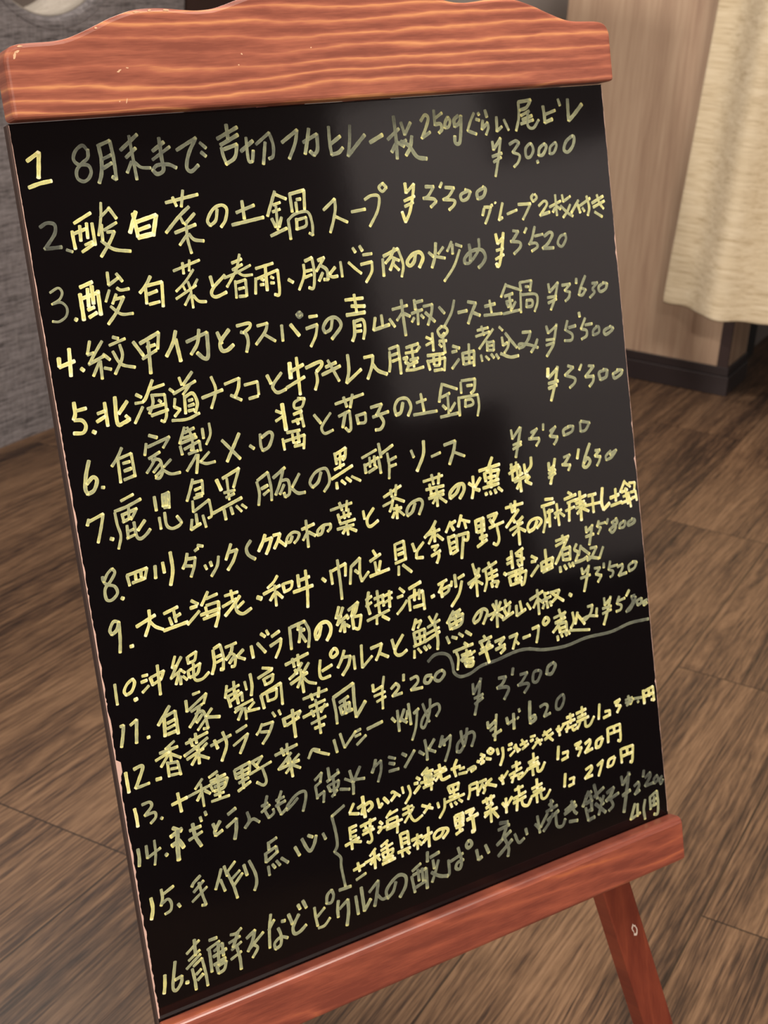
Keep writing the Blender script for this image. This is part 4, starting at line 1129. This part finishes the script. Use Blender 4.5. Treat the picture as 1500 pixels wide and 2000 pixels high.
60 31:1154,4941 1180,5011/1214,4901 1244,4982 1268,5006 1301,4971 1326,4913/1264,4892 1298,4914
62 28:1380,4916 1395,4962
#15a
48 28:1573,4770 1466,4817/1466,4817 1480,4945 1478,5036 1449,5078/1449,5078 1491,5134 1486,5205 1497,5355/1445,5367 1540,5370
#15b
93 30:1650,4780 1608,4838/1607,4843 1682,4867
93 32:1727,4753 1727,4908/1677,4824 1736,4807 1703,4879/1723,4824 1781,4811 1793,4846 1756,4871
93 30:1845,4806 1852,4876 1878,4853/1895,4817 1929,4864
93 28:1999,4819 1953,4856/1961,4801 1979,4797 2030,4844
93 28:2056,4785 2061,4833/2108,4791 2117,4856 2067,4914
85 29:2185,4752 2211,4775/2161,4792 2190,4795/2204,4821 2151,4862/2286,4709 2233,4746/2246,4739 2329,4738/2254,4763 2256,4837/2260,4764 2314,4765/2314,4765 2297,4882/2213,4803 2332,4808/2231,4845 2316,4835/2283,4772 2280,4834
93 28:2339,4757 2424,4752/2387,4714 2391,4773/2334,4788 2446,4769/2437,4745 2341,4827/2388,4794 2400,4835 2468,4829
93 29:2486,4782 2566,4780/2543,4724 2511,4779 2520,4846/2557,4803 2600,4801/2546,4837 2619,4844
93 30:2627,4830 2684,4821 2700,4837 2655,4850
93 30:2756,4746 2791,4768 2752,4783 2779,4812 2747,4819/2719,4789 2737,4800/2800,4792 2842,4810/2847,4725 2819,4744 2848,4768 2875,4750 2847,4725
93 31:2907,4748 2914,4794/2957,4753 2955,4817 2921,4883
93 27:3015,4751 3047,4750/3004,4786 3036,4784/3016,4838 3065,4809
93 27:3056,4780 3115,4819/3077,4764 3094,4829
93 27:3120,4782 3187,4769/3135,4819 3196,4794/3138,4744 3169,4808
93 27:3222,4747 3267,4749/3218,4779 3244,4775/3229,4842 3301,4792
93 27:3260,4807 3327,4800/3277,4774 3309,4833
93 29:3354,4742 3393,4797 3428,4835/3337,4770 3420,4744/3352,4807 3435,4777
93 28:3472,4754 3488,4781/3494,4738 3497,4817/3547,4742 3509,4776/3579,4696 3647,4693/3616,4673 3613,4751/3534,4739 3656,4730/3555,4784 3664,4776/3586,4754 3565,4809/3623,4776 3632,4812 3674,4802
93 28:3675,4690 3772,4679/3734,4651 3732,4718/3684,4726 3767,4717/3673,4757 3791,4746/3706,4766 3673,4813/3755,4758 3755,4814 3796,4815 3844,4761
93 32:3909,4678 3888,4796
93 29:3956,4753 4004,4756/4004,4756 3999,4794/3936,4799 4007,4791
93 30:4059,4709 4117,4697 4070,4735/4070,4735 4118,4748 4077,4794
60 28:4171,4718 4242,4715/4179,4766 4255,4730/4202,4692 4222,4766/4168,4740 4238,4748
60 28:4255,4730 4339,4742/4294,4758 4300,4771
93 31:4360,4690 4361,4800/4359,4702 4462,4684/4462,4684 4463,4800 4435,4786/4417,4695 4418,4752/4368,4744 4466,4737
#15c
93 27:1593,4941 1590,5033/1597,4948 1648,4944/1597,4984 1643,4979/1592,5018 1637,5018/1541,5063 1657,5040/1594,5045 1591,5106/1604,5053 1669,5075
93 27:1679,4965 1808,4945/1715,4951 1721,4989/1763,4935 1756,4985/1697,5002 1777,4997/1687,5029 1786,5016/1744,4991 1759,5080 1738,5104 1717,5092
93 26:1837,4980 1857,5003/1820,5017 1843,5019/1853,5028 1814,5057/1937,4929 1896,4969/1916,4954 1994,4938/1899,4990 1897,5042/1904,4992 1986,4988/1986,4988 1969,5108/1864,5031 2023,5021/1884,5054 1990,5047
93 26:2038,4952 2121,4947/2082,4935 2090,5001/2032,4992 2117,4978/2131,4961 2041,5053/2090,5001 2107,5048 2134,5068 2196,5046
93 28:2201,4973 2289,5023/2271,4985 2210,5034
93 29:2335,4995 2342,5035/2398,4983 2388,5055 2337,5114
93 27:2439,4906 2456,4959/2439,4906 2537,4904/2537,4904 2518,4952/2482,4903 2487,5001/2456,4954 2519,4947/2399,5016 2573,5002/2440,4986 2525,4987/2445,5036 2453,5066/2482,5037 2497,5058/2520,5028 2547,5053
93 27:2629,4950 2621,5012 2602,5054/2635,4951 2698,4949/2698,4949 2690,5050/2636,4989 2686,4989/2716,4955 2779,4953/2738,4973 2757,5022 2740,5050/2737,4983 2700,5026/2786,4988 2746,5008
93 28:2828,4963 2774,4984/2774,4984 2863,5029
93 28:2896,4976 2917,5005/2923,4963 2926,5035/2982,4948 2938,4989/3023,4928 3102,4919/3066,4897 3063,4973/2990,4984 3110,4960/3000,5009 3117,5001/3043,4978 3007,5049/3072,4998 3073,5042 3128,5016 3157,4997
93 29:3177,4942 3271,4927/3231,4881 3227,4958/3187,4967 3267,4959/3158,4991 3277,4978/3209,4996 3209,5052/3256,4989 3257,5033 3290,5032 3329,4983
93 32:3473,4899 3454,4999
93 28:3505,4964 3559,4964/3559,4964 3548,5000/3492,5016 3554,5007
93 31:3631,4935 3693,4925 3640,4966/3640,4966 3693,4976 3652,5031
93 31:3731,4953 3781,4934 3777,4967 3722,5024/3722,5024 3799,5013
93 31:3904,4948 3846,4965 3833,5018 3875,5013 3909,4961
93 30:3966,4898 3959,5010/3966,4898 4093,4895/4093,4895 4084,5024 4056,5022/4029,4894 4030,4951/3974,4946 4087,4945
#15d
95 31:1579,5263 1672,5249/1619,5220 1626,5285
70 27:1590,5340 1673,5317
95 27:1775,5164 1724,5204/1678,5241 1802,5220/1761,5185 1754,5309/1766,5229 1720,5266/1778,5228 1801,5262/1883,5138 1822,5164/1817,5194 1919,5171/1825,5218 1832,5252/1825,5218 1919,5213/1919,5213 1903,5244 1837,5259/1869,5159 1872,5297/1823,5270 1911,5268/1814,5298 1925,5289
95 27:1990,5126 1992,5233/1995,5128 2054,5126/2054,5126 2052,5226/2007,5169 2042,5170/2002,5204 2044,5202/1953,5257 2060,5251/1987,5268 1988,5300/2028,5266 2048,5294
95 29:2079,5204 2169,5197/2131,5173 2120,5287/2123,5224 2090,5250/2135,5228 2160,5263/2167,5212 2258,5200/2229,5153 2220,5300/2213,5222 2173,5252
95 28:2359,5217 2330,5251 2280,5261 2272,5231 2313,5202 2384,5210 2392,5239 2344,5277
100 34:2467,5145 2468,5222/2473,5147 2541,5143/2541,5143 2532,5210/2473,5185 2535,5184/2509,5149 2498,5275/2467,5232 2535,5228/2460,5284 2524,5267/2565,5145 2640,5142/2640,5142 2598,5178/2569,5206 2671,5191/2620,5196 2623,5311 2599,5309
95 31:2725,5116 2834,5101/2760,5094 2765,5145/2805,5087 2797,5144/2749,5172 2814,5155/2731,5210 2847,5199/2788,5163 2783,5293/2769,5212 2728,5236/2807,5213 2849,5276
95 29:2900,5180 2921,5215/2936,5153 2927,5266/2993,5160 2941,5210/3024,5115 3103,5107/3060,5093 3062,5172/3003,5180 3123,5158/2999,5212 3118,5195/3041,5187 3022,5280/3078,5199 3084,5251 3128,5270 3166,5227
95 30:3182,5154 3282,5141/3236,5093 3233,5165/3191,5185 3278,5174/3167,5216 3302,5192/3221,5211 3219,5277/3261,5202 3267,5259 3307,5261 3353,5214
95 32:3511,5134 3491,5235
95 28:3544,5190 3592,5188/3592,5188 3580,5229/3531,5242 3586,5237
95 31:3711,5162 3769,5146 3765,5179 3696,5232/3696,5232 3772,5227
95 31:3829,5164 3888,5137/3888,5137 3860,5197 3832,5251
95 30:4006,5144 3949,5155 3928,5207 3978,5204 4012,5152
95 31:4075,5102 4075,5217/4082,5104 4203,5106/4203,5106 4181,5232 4159,5231/4139,5104 4140,5156/4089,5164 4189,5159
#16
80 27:91,5487 80,5557 66,5611
70 27:175,5422 150,5516 132,5598 153,5621 194,5583 206,5538 155,5547
75 33:237,5590 235,5604
72 27:263,5401 362,5340/269,5453 357,5408/246,5504 357,5438/330,5323 322,5434/284,5519 290,5601 289,5671/296,5504 362,5469/362,5469 373,5584 374,5675/306,5567 345,5543/309,5609 354,5581
62 28:433,5367 489,5368/409,5428 504,5399/423,5433 418,5592/455,5455 521,5421/521,5421 517,5510/444,5491 544,5470/492,5410 473,5563/440,5550 529,5530/457,5567 464,5620/456,5572 530,5555/530,5555 507,5607 464,5620
62 28:588,5386 628,5391 673,5368/569,5439 655,5421/645,5387 594,5479/581,5494 658,5463/566,5559 648,5530/620,5479 631,5574 628,5654
62 28:701,5454 769,5419/769,5419 737,5493 697,5549/698,5544 827,5456/744,5516 770,5551 724,5605
62 29:901,5351 875,5454 859,5586/869,5457 920,5399/974,5430 1000,5434/941,5469 954,5525 943,5592 898,5611 900,5565 952,5539 1002,5563
62 29:1032,5400 1052,5479/1109,5428 1054,5501 1057,5553 1100,5554 1154,5523/1114,5358 1125,5393/1154,5342 1173,5400
66 29:1235,5423 1235,5496 1241,5565/1245,5499 1313,5452/1244,5582 1294,5580 1344,5541
50 30:1385,5343 1347,5371 1333,5428 1371,5432 1395,5388 1385,5343
62 30:1426,5441 1412,5498 1408,5560/1427,5504 1502,5458/1502,5458 1494,5550 1468,5645
55 30:1567,5458 1569,5596/1620,5409 1621,5515 1622,5589/1622,5589 1683,5521
50 30:1679,5467 1763,5407/1763,5407 1737,5504 1708,5584/1737,5504 1776,5555 1817,5554
50 33:1905,5468 1873,5531 1821,5566 1817,5511 1859,5463 1935,5426 1990,5456 1979,5527 1923,5592
52 31:2052,5435 2128,5402/2040,5473 2052,5601/2053,5467 2169,5454/2169,5454 2159,5607/2099,5440 2098,5526/2134,5442 2133,5538/2063,5567 2155,5547/2197,5335 2187,5407/2215,5384 2295,5369/2235,5412 2238,5478/2281,5428 2246,5503 2206,5575/2210,5501 2276,5551 2346,5576
48 32:2368,5459 2360,5564 2311,5564/2384,5475 2499,5449/2463,5393 2480,5497 2459,5556 2424,5543 2441,5506 2498,5498/2559,5372 2537,5397 2552,5424 2585,5408 2577,5378 2559,5372
52 33:2621,5464 2629,5544 2662,5533/2705,5454 2727,5522
40 33:2855,5328 2930,5342/2836,5377 2940,5367/2914,5369 2863,5463/2808,5489 2946,5419/2809,5578 2949,5492/2878,5446 2909,5546 2895,5608
45 33:2979,5458 3008,5535 3062,5519/3085,5449 3092,5496
40 34:3177,5443 3211,5488/3205,5385 3213,5523/3303,5394 3225,5481/3324,5334 3367,5314/3349,5297 3344,5385/3292,5379 3401,5359/3296,5449 3409,5406/3354,5411 3306,5474 3247,5522/3379,5431 3380,5522 3432,5539 3465,5493
45 35:3473,5427 3574,5386/3464,5453 3584,5418/3542,5370 3558,5455 3582,5486/3502,5528 3582,5543
36 35:3716,5346 3648,5450/3684,5382 3743,5355/3732,5386 3740,5434/3677,5437 3735,5421/3735,5421 3730,5511/3673,5470 3688,5578/3682,5507 3732,5495/3688,5578 3751,5570/3776,5308 3796,5429/3764,5407 3868,5360/3816,5435 3851,5493/3859,5426 3793,5566/3771,5467 3863,5566
36 36:3896,5415 3969,5392/3969,5392 3927,5448 3881,5479/3910,5477 4012,5452/3924,5470 3945,5535 3899,5566
40 36:4055,5326 4061,5398/4061,5398 4140,5330/4135,5316 4097,5455 4048,5626/4050,5487 4131,5466
38 32:4177,5446 4223,5425 4226,5461 4176,5516/4176,5516 4229,5497
36 30:4290,5347 4277,5396
33 33:4297,5413 4351,5383 4347,5417 4289,5481/4289,5481 4377,5479
28 32:4419,5428 4387,5453 4390,5490 4430,5467 4419,5428
28 32:4473,5451 4443,5482 4454,5515 4481,5483
66 31:4167,5595 4109,5711/4109,5711 4214,5686/4194,5604 4182,5705
60 30:4275,5594 4252,5669 4257,5754/4327,5588 4323,5692/4327,5588 4404,5559/4404,5559 4406,5672 4390,5750 4353,5744/4345,5628 4390,5619/4371,5595 4362,5670/4340,5668 4385,5665
"""
PROF = [(-1.0, 0.00, 0.80), (-0.72, 0.05, 1.08), (-0.3, 0.06, 0.82), (0.1, 0.06, 1.0), (0.45, 0.06, 0.80), (0.78, 0.05, 1.12), (1.0, 0.00, 0.92)]
def build_ink():
    rnd = random.Random(11)
    cur, V, F, A, lay = None, [], [], [], 0
    def flush():
        if cur is None or not V:
            return
        name = {'11b': 'bracket_stroke', '15a': 'bracket_stroke', '6p': 'price', '7p': 'price', '13p': 'price'}.get(cur, 'menu_line')
        o = mesh_obj(name, V, F, M_INK, pn)
        at = o.data.attributes.new('ink', 'FLOAT', 'POINT')
        at.data.foreach_set('value', A)
        o['label'] = LINES[cur]
    for ln in INK.strip().splitlines():
        if ln[0] == '#':
            flush()
            cur, V, F, A = ln[1:], [], [], []
            continue
        head, body = ln.split(':')
        d, wd = (int(x) for x in head.split())
        d /= 100
        wd *= 0.085
        lay = 0
        for st in body.split('/'):
            pts = [Vector((int(a) / 10, int(b) / 10, 0)) for a, b in (q.split(',') for q in st.split())]
            sd = max(0.1, min(1.05, d + rnd.uniform(-0.07, 0.07)))
            for path in smoothpath(pts):
                L = sum((b - a).length for a, b in zip(path, path[1:]))
                if L < 0.05:
                    continue
                hw0 = wd / 2 * rnd.uniform(0.86, 1.08)
                # resample
                step = max(0.5, min(2.0, L / 5))
                q, acc = [path[0]], 0.0
                for a, b in zip(path, path[1:]):
                    seg = (b - a).length
                    k = max(1, int(seg / step))
                    for i in range(1, k + 1):
                        q.append(a.lerp(b, i / k))
                q = [p for i, p in enumerate(q) if i == 0 or (p - q[i - 1]).length > 1e-4]
                if len(q) < 2:
                    continue
                tan = []
                for i in range(len(q)):
                    a = q[max(0, i - 1)]
                    b = q[min(len(q) - 1, i + 1)]
                    tan.append((b - a).normalized())
                # round caps
                stations = []
                for f in (1.0, 0.85, 0.5):
                    stations.append((q[0] - tan[0] * hw0 * f * 0.5, tan[0], math.sqrt(max(0.0, 1 - f * f)) * 0.92 + 0.08, 0.0))
                dist = 0.0
                for i, p in enumerate(q):
                    if i:
                        dist += (p - q[i - 1]).length
                    stations.append((p, tan[i], 1.0 + 0.06 * math.sin(dist * 0.9 + sd * 40), dist / L))
                for f in (0.5, 0.85, 1.0):
                    stations.append((q[-1] + tan[-1] * hw0 * f * 0.5, tan[-1], math.sqrt(max(0.0, 1 - f * f)) * 0.92 + 0.08, 1.0))
                base = len(V)
                z = 0.05 + lay * 0.012
                lay += 1
                flip = rnd.choice((-1, 1))
                for p, t, r, s in stations:
                    nrm = Vector((-t.y, t.x, 0))
                    endb = 0.26 * max(0.0, 1 - (1 - s) * L / 1.2) ** 1.5 - 0.06 * max(0.0, 1 - s / 0.3)  # whiter stroke ends: pooled ink and wet highlights, both put into the colour
                    for (x, h, g) in PROF:
                        c = p + nrm * (x * flip * hw0 * r)
                        bulge = 0.06 if s >= 0.97 else 0.0
                        V.append(P(c.x, c.y, z + h * r + bulge * (1 - x * x)))
                        A.append(max(0.02, sd * g + endb))
                m = len(PROF)
                for i in range(len(stations) - 1):
                    for k in range(m - 1):
                        a = base + i * m + k
                        F.append((a, a + 1, a + m + 1, a + m))
    flush()
build_ink()
